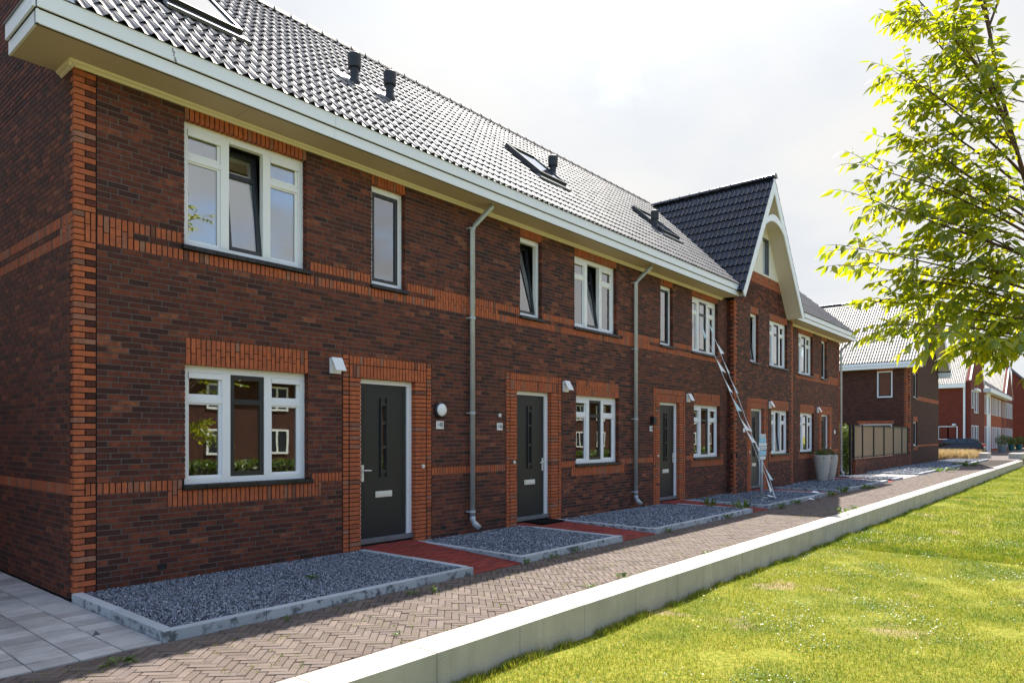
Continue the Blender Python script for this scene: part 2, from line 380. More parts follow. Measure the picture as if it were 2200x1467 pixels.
# ------------------------------------------------------------------ brick facades
HC, Z0, BP, SP = .0625, .008, .21, .0595
def zc_(i): return Z0 + HC * i
class Facade:
    """bricks in a wall plane: front walls run along x at y=Y (facing -y); side walls run along y at x=X (facing -x)."""
    def __init__(s, mode, c, u0, u1):
        s.mode, s.c, s.u0, s.u1 = mode, c, u0, u1; s.open = []; s.rects = []; s.r = {}
        s.top = lambda u: 88
    def rec(s, kind, u0, u1, z0, z1, depth=.085, proud=0.0):
        d = depth + proud; c = s.c - proud + d / 2
        if s.mode == 'f': q = ((u0 + u1) / 2, c, (z0 + z1) / 2, u1 - u0, d, z1 - z0)
        else: q = (c, (u0 + u1) / 2, (z0 + z1) / 2, d, u1 - u0, z1 - z0)
        s.r.setdefault(kind, []).append(q)
    def opening(s, u0, u1, i0, i1): s.open.append((u0, u1, i0, i1)); s.rects.append((u0, u1, i0, i1))
    def take(s, u0, u1, i0, i1): s.rects.append((u0, u1, i0, i1))
    def soldiers(s, u0, u1, i0, i1, kind='soldier_brick', proud=0.0, take=True):
        if take: s.take(u0, u1, i0, i1)
        n = max(1, round((u1 - u0) / SP)); p = (u1 - u0) / n
        for k in range(n): s.rec(kind, u0 + k * p + .0062, u0 + (k + 1) * p - .0062, zc_(i0) + .005, zc_(i1) - .006, proud=proud)
    def stagger(s, u0, u1, i0, i1):
        s.take(u0, u1, i0, i1); n = max(1, round((u1 - u0) / SP)); p = (u1 - u0) / n
        a, b = zc_(i0) + .005, zc_(i1) - .006
        for k in range(n):
            m = a + (b - a) * (.60, .42, .64, .38)[k % 4]
            s.rec('soldier_brick', u0 + k * p + .0062, u0 + (k + 1) * p - .0062, a, m - .0045)
            s.rec('soldier_brick', u0 + k * p + .0062, u0 + (k + 1) * p - .0062, m + .0045, b)
    def stack(s, u0, u1, i0, i1, kind='surround_brick', proud=.004):
        s.take(u0, u1, i0, i1)
        for i in range(i0, i1): s.rec(kind, u0 + .005, u1 - .005, zc_(i) + .006, zc_(i + 1) - .006, proud=proud)
    def fill(s, imax=88, lo=None, hi=None):
        for i in range(imax):
            a, b = (s.u0, s.u1) if lo is None else (max(s.u0, lo(zc_(i + .5))), min(s.u1, hi(zc_(i + .5))))
            if b - a < .05: continue
            cuts = sorted([(p, q) for p, q, i0, i1 in s.rects if i0 <= i < i1 and q > a and p < b])
            spans = []; x = a
            for p, q in cuts:
                if p - x > .02: spans.append((x, p))
                x = max(x, q)
            if b - x > .02: spans.append((x, b))
            off = (i % 2) * BP / 2 + (.03 if i % 4 > 1 else 0)
            for p, q in spans:
                k = math.floor((p - off) / BP); ed = [p]
                while True:
                    k += 1; e = off + k * BP
                    if e >= q - .045: break
                    if e > p + .045: ed.append(e)
                ed.append(q)
                for e0, e1 in zip(ed, ed[1:]):
                    g0 = .005 if e0 > p + 1e-6 else (.0 if True else 0); g1 = .005 if e1 < q - 1e-6 else 0
                    s.rec('brick', e0 + g0 + random.uniform(0, .002), e1 - g1 - random.uniform(0, .002), zc_(i) + .005, zc_(i + 1) - .006)
    def core(s, parent, ztop, name='wall', depth=.14, mats=('mortar', 'jointdark'), ua=0):
        e = .007; u0_ = s.u0; s.u0 += ua
        us = {s.u0, s.u1}; zs = {0.0, ztop}
        for p, q, i0, i1 in s.open: us |= {p - e, q + e}; zs |= {max(0, zc_(i0) - e), zc_(i1) + e}
        for p, q, i0, i1 in s.rects: us |= {max(s.u0, p), min(s.u1, q)}; zs |= {min(ztop, max(0, zc_(i0))), min(ztop, zc_(i1))}
        us = sorted(us); zs = sorted(zs); m = MB()
        solid = lambda u, z: s.u0 < u < s.u1 and 0 < z < ztop and not any(p - e < u < q + e and zc_(i0) - e < z < zc_(i1) + e for p, q, i0, i1 in s.open)
        dark = lambda u, z: any(p <= u <= q and zc_(i0) <= z <= zc_(i1) for p, q, i0, i1 in s.rects)
        P = (lambda u, n, z: (u, s.c + n, z)) if s.mode == 'f' else (lambda u, n, z: (s.c + n, u, z))
        for a, b in zip(us, us[1:]):
            for c, d in zip(zs, zs[1:]):
                uu, zz = (a + b) / 2, (c + d) / 2
                if b - a < 1e-5 or d - c < 1e-5 or not solid(uu, zz): continue
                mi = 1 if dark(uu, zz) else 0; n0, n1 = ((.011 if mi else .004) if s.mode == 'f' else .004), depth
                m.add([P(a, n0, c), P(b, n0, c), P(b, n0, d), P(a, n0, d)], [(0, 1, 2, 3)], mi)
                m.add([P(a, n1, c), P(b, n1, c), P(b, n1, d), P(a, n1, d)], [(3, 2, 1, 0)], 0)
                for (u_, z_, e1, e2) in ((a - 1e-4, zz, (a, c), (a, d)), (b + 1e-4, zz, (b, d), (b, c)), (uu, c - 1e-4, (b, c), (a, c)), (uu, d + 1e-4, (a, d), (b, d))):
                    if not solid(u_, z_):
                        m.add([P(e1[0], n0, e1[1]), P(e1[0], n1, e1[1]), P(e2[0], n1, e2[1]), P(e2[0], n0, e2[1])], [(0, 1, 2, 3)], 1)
        s.u0 = u0_; return m.build(name, list(mats), parent)
    def emit(s, wall, singles):
        for kind, rec in s.r.items():
            boxes(kind, 'brick' if kind == 'brick' else ('sill' if kind == 'sill_brick' else 'orange'), rec, wall, singles.get(kind, 0), .0015 if s.mode == 'f' else .0004)

# ------------------------------------------------------------------ windows and doors
def pane(parent, x0, x1, y, z0, z1, org=None):
    return MB().box(x0, x1, y, y + .012, z0, z1).build('pane', 'glass', parent, org=org)
def sash(house_win, x0, x1, y, z0, z1, mat, bar=None, tilt=0, t=.055, name='casement'):
    """a framed light with one pane or two; tilt leans its head into the room about the bottom edge"""
    m = MB(); d = .05
    m.box(x0, x0 + t, y, y + d, z0, z1).box(x1 - t, x1, y, y + d, z0, z1)
    m.box(x0 + t, x1 - t, y, y + d, z0, z0 + t).box(x0 + t, x1 - t, y, y + d, z1 - t, z1)
    zz = [(z0 + t, z1 - t)]
    if bar:
        m.box(x0 + t, x1 - t, y + .002, y + d - .002, bar - .03, bar + .03); zz = [(z0 + t, bar - .03), (bar + .03, z1 - t)]
    org = Vector(((x0 + x1) / 2, y + .02, z0))
    for p, q in zz: m.box(x0 + t, x1 - t, y + .02, y + .032, p, q, 1)
    o = m.build(name, [mat, 'glass'], house_win, org=org)
    if tilt: o.rotation_euler = (R(-tilt), 0, 0)
    return o
def window3(house, x0, x1, z0, z1, Y, tilt=0, y=.085, curtain=False, bar_z=None):
    Y = Y + y; f = .07; ml = .10; c = (x0 + x1) / 2; cw = .225; d = .075; zt = z1 - .40
    m = MB()
    m.box(x0 - .01, x0 + f, Y, Y + d, z0, z1 + .005).box(x1 - f, x1 + .01, Y, Y + d, z0, z1 + .005)
    m.box(x0 + f, x1 - f, Y, Y + d, z1 - .075, z1 + .005)
    m.box(x0 + f, x1 - f, Y, Y + d, z0, z0 + .075)
    xl, xr = c - cw, c + cw
    zb, zh = z0 + .075, z1 - .075
    m.box(xl - ml, xl, Y - .004, Y + d, zb, zh).box(xr, xr + ml, Y - .004, Y + d, zb, zh)
    for p, q in ((x0 + f, xl - ml), (xr + ml, x1 - f)): m.box(p, q, Y + .004, Y + d - .004, zt - .03, zt + .03)
    W = m.build('window', 'white', house)
    for p, q in ((x0 + f, xl - ml), (xr + ml, x1 - f)):
        t = .035; s = MB()
        for a, b in ((zb, zt - .03), (zt + .03, zh)):
            s.box(p, p + t * .5, Y + .02, Y + .06, a, b).box(q - t, q, Y + .02, Y + .06, a, b).box(p + t * .5, q - t, Y + .02, Y + .06, a, a + t * (1.2 if a > zt else .8)).box(p + t * .5, q - t, Y + .02, Y + .06, b - t * .6, b)
        s.build('window_frame', 'white', W)
        MB().box(p + .004, q - .004, Y - .012, Y + .02, zh - .07, zh - .004).build('trickle_vent', 'white', W)
        pane(W, p + t * .5, q - t, Y + .035, zb + t * .8, zt - .03 - t * .6); pane(W, p + t * .5, q - t, Y + .035, zt + .03 + t * 1.2, zh - .07)
    sash(W, xl, xr, Y + .008 + (.012 if tilt else 0), zb, zh, 'charcoal', bar=zt, tilt=tilt)
    if curtain:
        s = MB(); n = 26
        for p, q in ((x0 + .05, x0 + .34), (x1 - .36, x1 - .05)):
            vs, fs = [], []
            for k in range(n + 1):
                u = p + (q - p) * k / n; yy = Y + .30 + .022 * math.sin(k * 1.9); vs += [(u, yy, z0 + .02), (u, yy, z1)]
                if k: fs.append((2 * k - 2, 2 * k, 2 * k + 1, 2 * k - 1))
            s.add(vs, fs)
        s.build('curtain', 'curtain', W, smooth=True)
    return W
def window1(house, x0, x1, z0, z1, Y, tilt=0, y=.085):
    Y = Y + y; f = .07; d = .075
    m = MB().box(x0 - .01, x0 + f, Y, Y + d, z0, z1 + .005).box(x1 - f, x1 + .01, Y, Y + d, z0, z1 + .005)
    m.box(x0 + f, x1 - f, Y, Y + d, z1 - .075, z1 + .005).box(x0 + f, x1 - f, Y, Y + d, z0, z0 + .075)
    W = m.build('window', 'white', house)
    sash(W, x0 + f, x1 - f, Y + .008 + (.012 if tilt else 0), z0 + .075, z1 - .075, 'charcoal', tilt=tilt, t=.05)
    return W
def door(house, x0, x1, Y, ztop, hand, leafmat='door', slot=True):
    y = Y + .085; f = .085; d = .09
    m = MB().box(x0 - .005, x0 + f - .02, y, y + d, .19, ztop + .004).box(x1 - f, x1 + .005, y, y + d, .19, ztop + .004).box(x0 + f - .02, x1 - f, y, y + d, ztop - .065, ztop + .004)
    m.build('door_frame', 'white', house, bevel=.004)
    a, b = x0 + f - .02, x1 - f; z0, z1 = .215, ztop - .065; yl = y + .03
    c = (a + b) / 2 + .0; L = MB()
    gx0, gx1 = c - .045, c + .045; gz = [(1.19, 1.50), (1.545, 1.86), (1.905, 2.14)]
    if slot:
        L.box(a, gx0, yl, yl + .05, z0, z1).box(gx1, b, yl, yl + .05, z0, z1)
        zz = z0
        for p, q in gz: L.box(gx0, gx1, yl, yl + .05, zz, p); zz = q
        L.box(gx0, gx1, yl, yl + .05, zz, z1)
    else: L.box(a, b, yl, yl + .05, z0, z1)
    D = L.build('door', leafmat, house)
    g = MB()
    for zz in (.47, z1 - .10): g.box(a + .07, b - .07, yl - .003, yl + .004, zz - .004, zz + .004)
    for xx in (a + .07, b - .074): g.box(xx, xx + .004, yl - .003, yl + .004, .474, z1 - .104)
    g.build('door_moulding', leafmat, D)
    if slot:
        for p, q in gz: MB().box(gx0, gx1, yl + .02, yl + .03, p, q).build('pane', 'glass', D)
        t = MB()
        for xx in (gx0 - .022, gx1): t.box(xx, xx + .022, yl - .022, yl, 1.08, 2.25)
        for zz in (1.165, 1.5225, 1.8825, 2.155): t.box(gx0, gx1, yl - .014, yl, zz - .022, zz + .022)
        t.build('door_bar', 'charcoal', D)
    MB().box(c - .155, c + .155, yl - .012, yl, .785, .875).box(c - .125, c + .125, yl - .018, yl - .012, .805, .855).build('letterbox', 'alu', D, bevel=.003)
    hx = a + .045 if hand < 0 else b - .045; s = 1 if hand < 0 else -1
    h = MB().box(hx - .02, hx + .02, yl - .012, yl, 1.03, 1.27).tube([(hx, yl - .01, 1.19), (hx, yl - .05, 1.19), (hx + s * .12, yl - .055, 1.185)], .011, 8)
    h.build('handle', 'alu', D)
    MB().box(x0 - .004, x1 + .004, y - .05, y + .1, .135, .19).box(x0 + .01, x1 - .01, y - .03, y + .1, .19, .205).build('threshold', 'lead', house, bevel=.004)
    MB().box(x0 + .002, x1 - .002, y + .0, y + .1, .02, .135).build('door_step', 'black', house)

def sills(F, x0, x1, i):
    """row of glazed sill bricks lying on course i, proud of the wall"""
    n = round((x1 - x0) / .13); p = (x1 - x0) / n; z = zc_(i)
    F.take(x0, x1, i, i + 1)
    for k in range(n): F.rec('sill_brick', x0 + k * p + .002, x0 + (k + 1) * p - .002, z + .004, z + .052, proud=.045)

def surround(F, a0, a1, b0, b1):
    """a0..a1 outer, b0..b1 the door opening"""
    F.stack(a0, a0 + .10, 1, 45); F.stack(a1 - .10, a1, 1, 45)
    F.stack(a0 + .11, b0, 1, 40); F.stack(b1, a1 - .11, 1, 40)
    F.soldiers(a0 + .11, a1 - .11, 40, 43, proud=.004); F.soldiers(a0 + .11, a1 - .11, 43, 45, proud=.004)
    F.take(a0 + .10, a0 + .11, 1, 45); F.take(a1 - .11, a1 - .10, 1, 45); F.take(a0 - .012, a0, 1, 45); F.take(a1, a1 + .012, 1, 45)
    F.opening(b0, b1, 0, 40)

def air_brick(house, x, z, Y=0):
    MB().box(x, x + .105, Y - .004, Y + .02, z, z + .06).build('air_brick', 'black', house)
def wall_vent(house, x, z, Y=0):
    """white hooded flue outlet"""
    m = MB().box(x, x + .17, Y - .03, Y, z - .02, z + .19)
    m.prism([(Y - .03, z + .20), (Y - .05, z + .20), (Y - .15, z + .02), (Y - .14, z + .01)], 'x', x + .005, x + .175)
    return m.build('wall_vent', 'white', house, bevel=.004)
def text(house, s, x, y, z, size, mat='textblack', name='lettering', rot=(R(90), 0, 0)):
    cu = bpy.data.curves.new(name, 'FONT'); cu.body = s; cu.size = size; cu.align_x = 'CENTER'; cu.align_y = 'CENTER'; cu.extrude = .0008
    t_ = bpy.data.objects.new(name, cu); me = bpy.data.meshes.new_from_object(t_); bpy.data.objects.remove(t_); me.materials.clear(); me.materials.append(MATS[mat])
    o = bpy.data.objects.new(name, me); put(o, house, (x, y, z)); o.rotation_euler = rot; o.scale.x = .78; return o
def plate(house, s, x0, x1, z0, z1, Y=0):
    p = MB().box(x0, x1, Y - .010, Y - .001, z0, z1).build('number_plate', 'signwhite', house, bevel=.002)
    if s: text(p, s, (x0 + x1) / 2, Y - .0115, (z0 + z1) / 2, .115)
    return p
def downpipe(house, x, Y, ztop=5.50):
    y = Y - .075; r = .042
    p = MB().tube([(x, y, .30), (x, y, 5.10), (x + .02, y - .03, 5.18), (x + .16, y - .30, ztop - .03), (x + .16, y - .30, ztop + .02)], r, 14).build('downpipe', 'zinc', house, smooth=True)
    MB().tube([(x, y, .36), (x, y, .30), (x + .02, y - .03, .24), (x + .075, y - .09, .16)], r + .006, 14).build('pipe_shoe', 'zinc', p, smooth=True)
    for z in (.42, 2.05, 3.62, 5.1):
        MB().tube([(x, y, z), (x, y, z + .035)], r + .009, 14).box(x - .075, x - .045, y - .012, Y, z + .005, z + .03).build('pipe_clamp', 'zinc', p)
    return p

# ------------------------------------------------------------------ roof tiles
TW, TE, TL = .290, .325, .365
def tile_mesh(name, mat):
    n = 12; V = []; Fq = []; AM = (1.22, .55, .006) if mat == 'tile' else (1.35, .85, .024)
    def h(u):
        q = (u * 2) % 1.0
        if u >= .9999: q = 1.0
        return .036 * (0.5 - 0.5 * math.cos(2 * math.pi * min(1, max(0, (q - .14) / .72))))
    for k in range(n + 1):
        u = k / n; x = (u) * (TW + .012)
        V += [(x, 0, AM[2] + h(u) * AM[0]), (x, TL, .002 + h(u) * AM[1]), (x, .09, .0005 + h(u) * AM[1] * .9)]
    for k in range(n):
        a, b = 3 * k, 3 * k + 3
        Fq += [(a, b, b + 1, a + 1), (a + 2, b + 2, b, a)]
    me = np_mesh(name, V, Fq, mat)
    return me, np.array(V), np.array(Fq)
TILES = {m: tile_mesh('roof_tile', m) for m in ('tile', 'tiledark')}
def tiled(parent, mat, O, U, Vd, nu, nv, keep, n_single):
    """lay nu x nv tiles from O along unit U (eave) and Vd (upslope)"""
    me, TV, TF = TILES[mat]
    O, U, Vd = Vector(O), Vector(U).normalized(), Vector(Vd).normalized(); Nn = U.cross(Vd)
    rot = Matrix((U, Vd, Nn)).transposed(); recs = []
    for j in range(nv):
        for i in range(nu):
            p = O + U * (i * TW) + Vd * (j * TE)
            if keep(p + U * TW / 2 + Vd * TE / 2): recs.append(p)
    recs.sort(key=lambda p: (p - CAM).length)
    for p in recs[:n_single]:
        o = bpy.data.objects.new('roof_tile', me); put(o, parent, p + Nn * random.uniform(-.002, .002)); o.rotation_euler = (rot @ Matrix.Rotation(random.uniform(-.006, .006), 3, 'X')).to_euler()
    rest = recs[n_single:]
    if rest:
        Rm = np.array(rot); base = TV @ Rm.T
        V = (base[None] + np.array([tuple(p - WL[parent]) for p in rest])[:, None] + rng.uniform(-.002, .002, (len(rest), 1, 3))).reshape(-1, 3)
        F = (TF[None] + (np.arange(len(rest)) * len(TV))[:, None, None]).reshape(-1, 4)
        o = bpy.data.objects.new('roof_tile', np_mesh('roof_tile', V, F, mat)); put(o, parent, WL[parent]); o['kind'] = 'stuff'
def ridge(parent, p0, p1, mat, name='ridge_tile', L=.34):
    p0, p1 = Vector(p0), Vector(p1); n = max(1, round((p1 - p0).length / L)); d = (p1 - p0) / n
    e = d.normalized(); sd_ = e.cross(Vector((0, 0, 1))).normalized(); m = MB()
    prof = [(-.12, -.07), (-.09, .0), (-.05, .035), (0, .05), (.05, .035), (.09, 0), (.12, -.07)]
    vs = []
    for t, k in ((-.02, 1.12), (.06, 1.0), (1.02, .95)):
        for a, b in prof: vs.append(d * t + sd_ * a * k + Vector((0, 0, b * k)))
    q = len(prof); fs = [(j * q + i, j * q + i + 1, (j + 1) * q + i + 1, (j + 1) * q + i) for j in range(2) for i in range(q - 1)] + [tuple(range(q))]
    me = MB().add(vs, fs).mesh(name, mat)
    for k in range(n):
        o = bpy.data.objects.new(name, me); put(o, parent, p0 + d * k)
EV_Y, EV_Z, PIT = -.53, 5.805, .9005          # eave line of the long roof, its slope
RIDGE_Y = 3.5; RIDGE_Z = EV_Z + PIT * (RIDGE_Y - EV_Y)
roofz = lambda y: EV_Z + PIT * (y - EV_Y)
UPS = Vector((0, 1, PIT)).normalized()
GX, GZ, GL, GR = 18.12, 9.33, 1.58, 1.36        # gable apex and the slopes of its sides
gz_l = lambda x: GZ - GL * (GX - x)
gz_r = lambda x: GZ - GR * (x - GX)

def flue(parent, x, y, h=.55):
    z = roofz(y); m = MB()
    m.lathe([(.085, .02), (.095, .10), (.075, .17), (.070, .19), (.070, h - .20), (.078, h - .19)], (x, y, z - .06), 20)
    m.lathe([(.100, h - .22), (.105, h - .18), (.105, h - .09), (.108, h - .085), (.108, h - .005), (.09, h + .01)], (x, y, z - .06), 20)
    p = m.build('roof_flue', 'plastic', parent, smooth=False)
    s = MB(); a = Vector((x - .30, y - .14, roofz(y - .14) + .055)); U = Vector((1, 0, 0)); Nn = U.cross(UPS)
    q = [a, a + U * .45, a + U * .45 + UPS * .42, a + UPS * .42]
    s.add(q + [v - Nn * .03 for v in q], [(0, 1, 2, 3), (7, 6, 5, 4), (0, 4, 5, 1), (1, 5, 6, 2), (2, 6, 7, 3), (3, 7, 4, 0)])
    s.build('flashing', 'lead', p, smooth=False); return p
def skylight(parent, x0, x1, y0, L=1.25):
    U = Vector((1, 0, 0)); Nn = U.cross(UPS); O = Vector((x0, y0, roofz(y0))) + Nn * .06; W = x1 - x0
    def slab(m, u0, u1, v0, v1, n0, n1):
        q = [O + U * a + UPS * b for a, b in ((u0, v0), (u1, v0), (u1, v1), (u0, v1))]
        m.add([p + Nn * n0 for p in q] + [p + Nn * n1 for p in q], [(3, 2, 1, 0), (4, 5, 6, 7), (0, 1, 5, 4), (1, 2, 6, 5), (2, 3, 7, 6), (3, 0, 4, 7)])
    m = MB(); t = .06
    slab(m, 0, t, 0, L, -.05, .075); slab(m, W - t, W, 0, L, -.05, .075); slab(m, t, W - t, 0, t, -.05, .07); slab(m, t, W - t, L - t * 1.6, L, -.05, .085)
    k = m.build('skylight', 'charcoal', parent)
    g = MB(); slab(g, t, W - t, t, L - t * 1.6, .045, .055); g.build('pane', 'skyglass', k)
    s = MB(); slab(s, -.06, W + .06, -.16, 0, -.03, .012); s.build('flashing', 'lead', k); return k
a = Mat('skyglass'); a.col((.03, .035, .04)); a.rough(.06, 1.0); MATS['skyglass'] = a.m

def eave(house, x0, x1, joints=()):
    """boxed gutter: two white fascia boards, cream soffit, cornice moulding"""
    for nm, z0, z1, yo in (('fascia_board', 5.645, 5.795, -.535), ('fascia_board', 5.503, 5.632, -.505)):
        ed = [x0] + [j for j in joints if x0 < j < x1] + [x1]
        for p, q in zip(ed, ed[1:]): MB().box(p + .002, q - .002, yo, yo + .022, z0, z1).build(nm, 'gutterpaint', house)
    MB().box(x0, x1, -.482, -.46, 5.503, 5.78).build('fascia_backing', 'jointdark', house)
    n = max(1, round((x1 - x0) / 2.4)); p = (x1 - x0) / n
    for k in range(n): MB().box(x0 + k * p + .002, x0 + (k + 1) * p - .002, -.457, .0, 5.508, 5.522).build('soffit_panel', 'soffit', house)
    MB().prism([(-.001, 5.507), (-.06, 5.507), (-.05, 5.488), (-.025, 5.478), (-.015, 5.46), (-.001, 5.455)], 'x', x0 if x0 > 0 else -.055, x1).build('cornice', 'cornice', house)
    MB().box(x0, x1, -.545, -.30, 5.796, 5.803).build('gutter_edge', 'black', house)

def interior(house, x0, x1, Y):
    m = MB(); y0, y1 = Y + .16, Y + 4.2
    for z0, z1 in ((.1, 2.62), (2.9, 5.48)):
        m.add([(x0, y0, z0), (x1, y0, z0), (x1, y1, z0), (x0, y1, z0), (x0, y0, z1), (x1, y0, z1), (x1, y1, z1), (x0, y1, z1)], [(0, 1, 2, 3), (7, 6, 5, 4), (2, 6, 7, 3), (1, 5, 6, 2), (0, 3, 7, 4)])
    m.build('interior', 'interior', house)

# ================================================================== the row of five houses
def row_house(label, x0, x1, Y, cfg, singles, eave_x, roof_x, joints, base=None):
    H = thing('row_house', (x0, Y, 0), label, 'house', 'terraced brick houses of the row')
    F = Facade('f', Y, x0, x1); c = cfg
    for key, tilt, cur in (('L', c.get('tL', 0), c.get('cL')), ('U', c.get('tU', 0), c.get('cU'))):
        a, b = c[key]
        if key == 'L':
            F.opening(a, b, 18, 40); sills(F, a - .03, b + .06, 17); F.stagger(a + .005, b + .005, 40, 45)
            F.soldiers(a - .03, b + .055, 14, 17); window3(H, a, b, zc_(18) - .012, zc_(40), Y, tilt, curtain=cur)
            s0, s1 = c.get('step', (a - .20, b + .20))
            F.stagger(s0, a - .03, 14, 19); F.stagger(b + .06, s1, 14, 19); c['s'] = (s0, s1)
            F.take(a - .03, a, 18, 19)
        else:
            F.opening(a, b, 62, 85); sills(F, a - .03, b + .06, 61); F.soldiers(a, b + .005, 85, 88 if Y == 0 else 88)
            window3(H, a, b, zc_(62) - .01, zc_(85), Y, tilt, curtain=cur)
    a, b = c['N']; F.opening(a, b, 62, 85); sills(F, a - .02, b + .05, 61); F.soldiers(a, b + .005, 85, 88); window1(H, a, b, zc_(62) - .01, zc_(85), Y, c.get('tN', 0))
    (p, q), (r, s) = c['D']; surround(F, p, q, r, s); door(H, r, s, Y, zc_(40), c['hand'], c.get('dm', 'door'))
    for u0, u1 in c.get('low', []): F.soldiers(u0, u1, 17, 19)
    for u0, u1 in c.get('stag', []): F.stagger(u0, u1, 59, 64)
    for u0, u1 in c.get('up1', []): F.soldiers(u0, u1, 59, 61)
    for u0, u1 in c.get('up2', []): F.soldiers(u0, u1, 62, 64)
    for fn in c.get('extra', []): fn(F, H)
    lo = c.get('lo'); hi = c.get('hi')
    F.fill(c.get('rows', 88), lo, hi)
    W = F.core(H, c.get('ztop', 5.52), ua=c.get('ua', 0))
    F.emit(W, singles); interior(H, x0 + .02, x1 - .02, Y)
    if eave_x: eave(H, *eave_x, joints)
    return H, W, F

def quoin_left(F, H, side=None):
    """toothed orange corner on the left end of a front wall"""
    x = F.u0
    F.take(x, x + .200, 0, 88 if F.c == 0 else 88); F.take(x + .2, x + .212, 0, 88)
    for i in range(88):
        z0, z1 = zc_(i) + .005, zc_(i + 1) - .006
        band = (17 <= i < 19) or (59 <= i < 64 and F.c == 0)
        if i % 2 == 0 and not band: F.rec('quoin_brick', x, x + .200, z0, z1, depth=.045)
        elif band:
            F.rec('quoin_brick', x, x + .095, z0, z1, depth=.045)
        else:
            F.rec('quoin_brick', x, x + .098, z0, z1, depth=.105); F.rec('brick', x + .108, x + .200, z0, z1)
    if F.c == 0:
        F.soldiers(x + .10, x + .205, 17, 19, take=False); n = len(F.rects); F.stagger(x + .10, x + .205, 59, 64)

# ---- house 148
A_cfg = dict(ua=.03, L=(1.13, 2.745), U=(1.12, 2.72), N=(3.80, 4.427), D=((3.30, 4.97), (3.61, 4.63)), hand=-1, tU=7, step=(.93, 2.955),
             low=[(.212, .93), (2.955, 3.288), (4.982, 6.0)], stag=[(.212, .575), (5.05, 6.0)],
             up1=[(.575, 5.05)], up2=[(.575, 1.09), (2.78, 3.78), (4.477, 5.05)], extra=[quoin_left])
HA, WA, FA = row_house('nearest brick row house, with number 148 beside a round wall lamp', 0, 6.0, 0, A_cfg,
                       dict(brick=300, soldier_brick=300, surround_brick=220, quoin_brick=100, sill_brick=60), (-.47, 6.0), None, (2.80,))
B_cfg = dict(L=(8.925, 10.534), U=(8.87, 10.45), N=(7.16, 7.794), D=((6.765, 8.42), (7.07, 8.086)), hand=1, tU=8, tN=8, step=(8.77, 10.77),
             low=[(6.0, 6.753), (8.432, 8.77), (10.77, 11.22)], stag=[(6.0, 6.55), (10.72, 11.22)], up1=[(6.55, 10.72)], up2=[(6.55, 7.14), (7.844, 8.84), (10.51, 10.72)])
HB, WB, FB = row_house('second brick row house with number 146, between the two long downpipes', 6.0, 11.22, 0, B_cfg,
                       dict(brick=300, soldier_brick=240, surround_brick=180, sill_brick=40), (6.0, 11.22), None, (6.45, 10.7))
C_cfg = dict(L=(14.237, 15.839), U=(14.13, 15.71), N=(12.44, 13.061), D=((12.09, 13.73), (12.40, 13.41)), hand=1, step=(14.08, 16.07), cL=True, cU=True,
             low=[(11.22, 12.078), (13.742, 14.08)], stag=[(11.22, 11.9)], up1=[(11.9, 15.9)], up2=[(11.9, 12.42), (13.11, 14.10)])
HC_, WC, FC = row_house('third brick row house, its upper window holding the pennant strings', 11.22, 16.36, 0, C_cfg,
                        dict(brick=300, surround_brick=100), (11.22, 15.93), None, ())
def quoin_right(F, H):
    x = F.u1
    F.take(x - .2, x, 0, F.qrows if hasattr(F, 'qrows') else 88)
    for i in range(88):
        z0, z1 = zc_(i) + .005, zc_(i + 1) - .006
        if i % 2 == 0: F.rec('quoin_brick', x - .2, x, z0, z1)
        else:
            F.rec('quoin_brick', x - .098, x, z0, z1); F.rec('brick', x - .2, x - .108, z0, z1)
gl_w = lambda z: GX - (GZ - .10 - z) / GL; gr_w = lambda z: GX + (GZ - .10 - z) / GR
def frieze(F, H):
    F.soldiers(gl_w(6.5) + .05, gr_w(6.5) - .05, 100, 102); F.stagger(gl_w(6.6) + .05, gr_w(6.6) - .05, 102, 105)
    for i in range(88): pass
D_cfg = dict(ua=.03, L=(19.25, 20.84), U=(19.11, 20.69), N=(17.535, 18.17), D=((17.28, 18.92), (17.59, 18.61)), hand=1, tN=8, tL=6, dm='doorgrey', step=(19.06, 21.0), cU=True, cL=True,
             rows=105, lo=lambda z: gl_w(z) if z > 5.5 else 0, hi=lambda z: gr_w(z) if z > 5.5 else 99, extra=[quoin_left, quoin_right, frieze])
HD, WD, FD = row_house('gable fronted row house with a steep dark roof and white arched bargeboard', 16.36, 21.25, -.2, D_cfg, dict(), None, None, ())
E_cfg = dict(L=(22.63, 24.18), U=(22.45, 24.03), N=(25.09, 25.73), D=((24.78, 26.43), (25.09, 26.11)), hand=1, step=(22.47, 24.35), cL=True, cU=True,
             low=[(26.44, 27.28)], stag=[(24.2, 24.9), (26.0, 27.28)], up1=[(22.2, 24.2), (24.9, 26.0)], extra=[quoin_right])
HE, WE, FE = row_house('far end row house beyond the gable, two pots before its door', 21.25, 27.48, 0, E_cfg, dict(), (20.75, 27.9), None, (24.5,))

# side wall of 148 (faces the driveway), going up into the gable
S = Facade('s', 0.0, .0, 7.4)
S.take(0, .105, 0, 88)
S.stagger(.11, .42, 59, 64); S.soldiers(.42, 6.9, 59, 61); S.soldiers(.42, 6.9, 62, 64); S.soldiers(.11, 6.9, 17, 19)
for i in range(88):
    z0, z1 = zc_(i) + .005, zc_(i + 1) - .006
    if i % 2 == 0 or (17 <= i < 19) or (59 <= i < 64): S.rec('brick' if not (17 <= i < 19 or 59 <= i < 64) else 'quoin_brick', .053, .105, z0, z1)
S.fill(146, lambda z: 0 if z < 5.5 else (z - 5.9) / PIT - .3, lambda z: 7.4 if z < 5.5 else 7.3 - (z - 5.9) / PIT)
SW = S.core(HA, 5.52, name='side_wall', ua=.145); S.emit(SW, dict())
MB().prism([(-.28, 5.521), (7.3, 5.521), (3.5, 9.3)], 'x', .012, .14).build('gable_wall', 'mortar', HA)
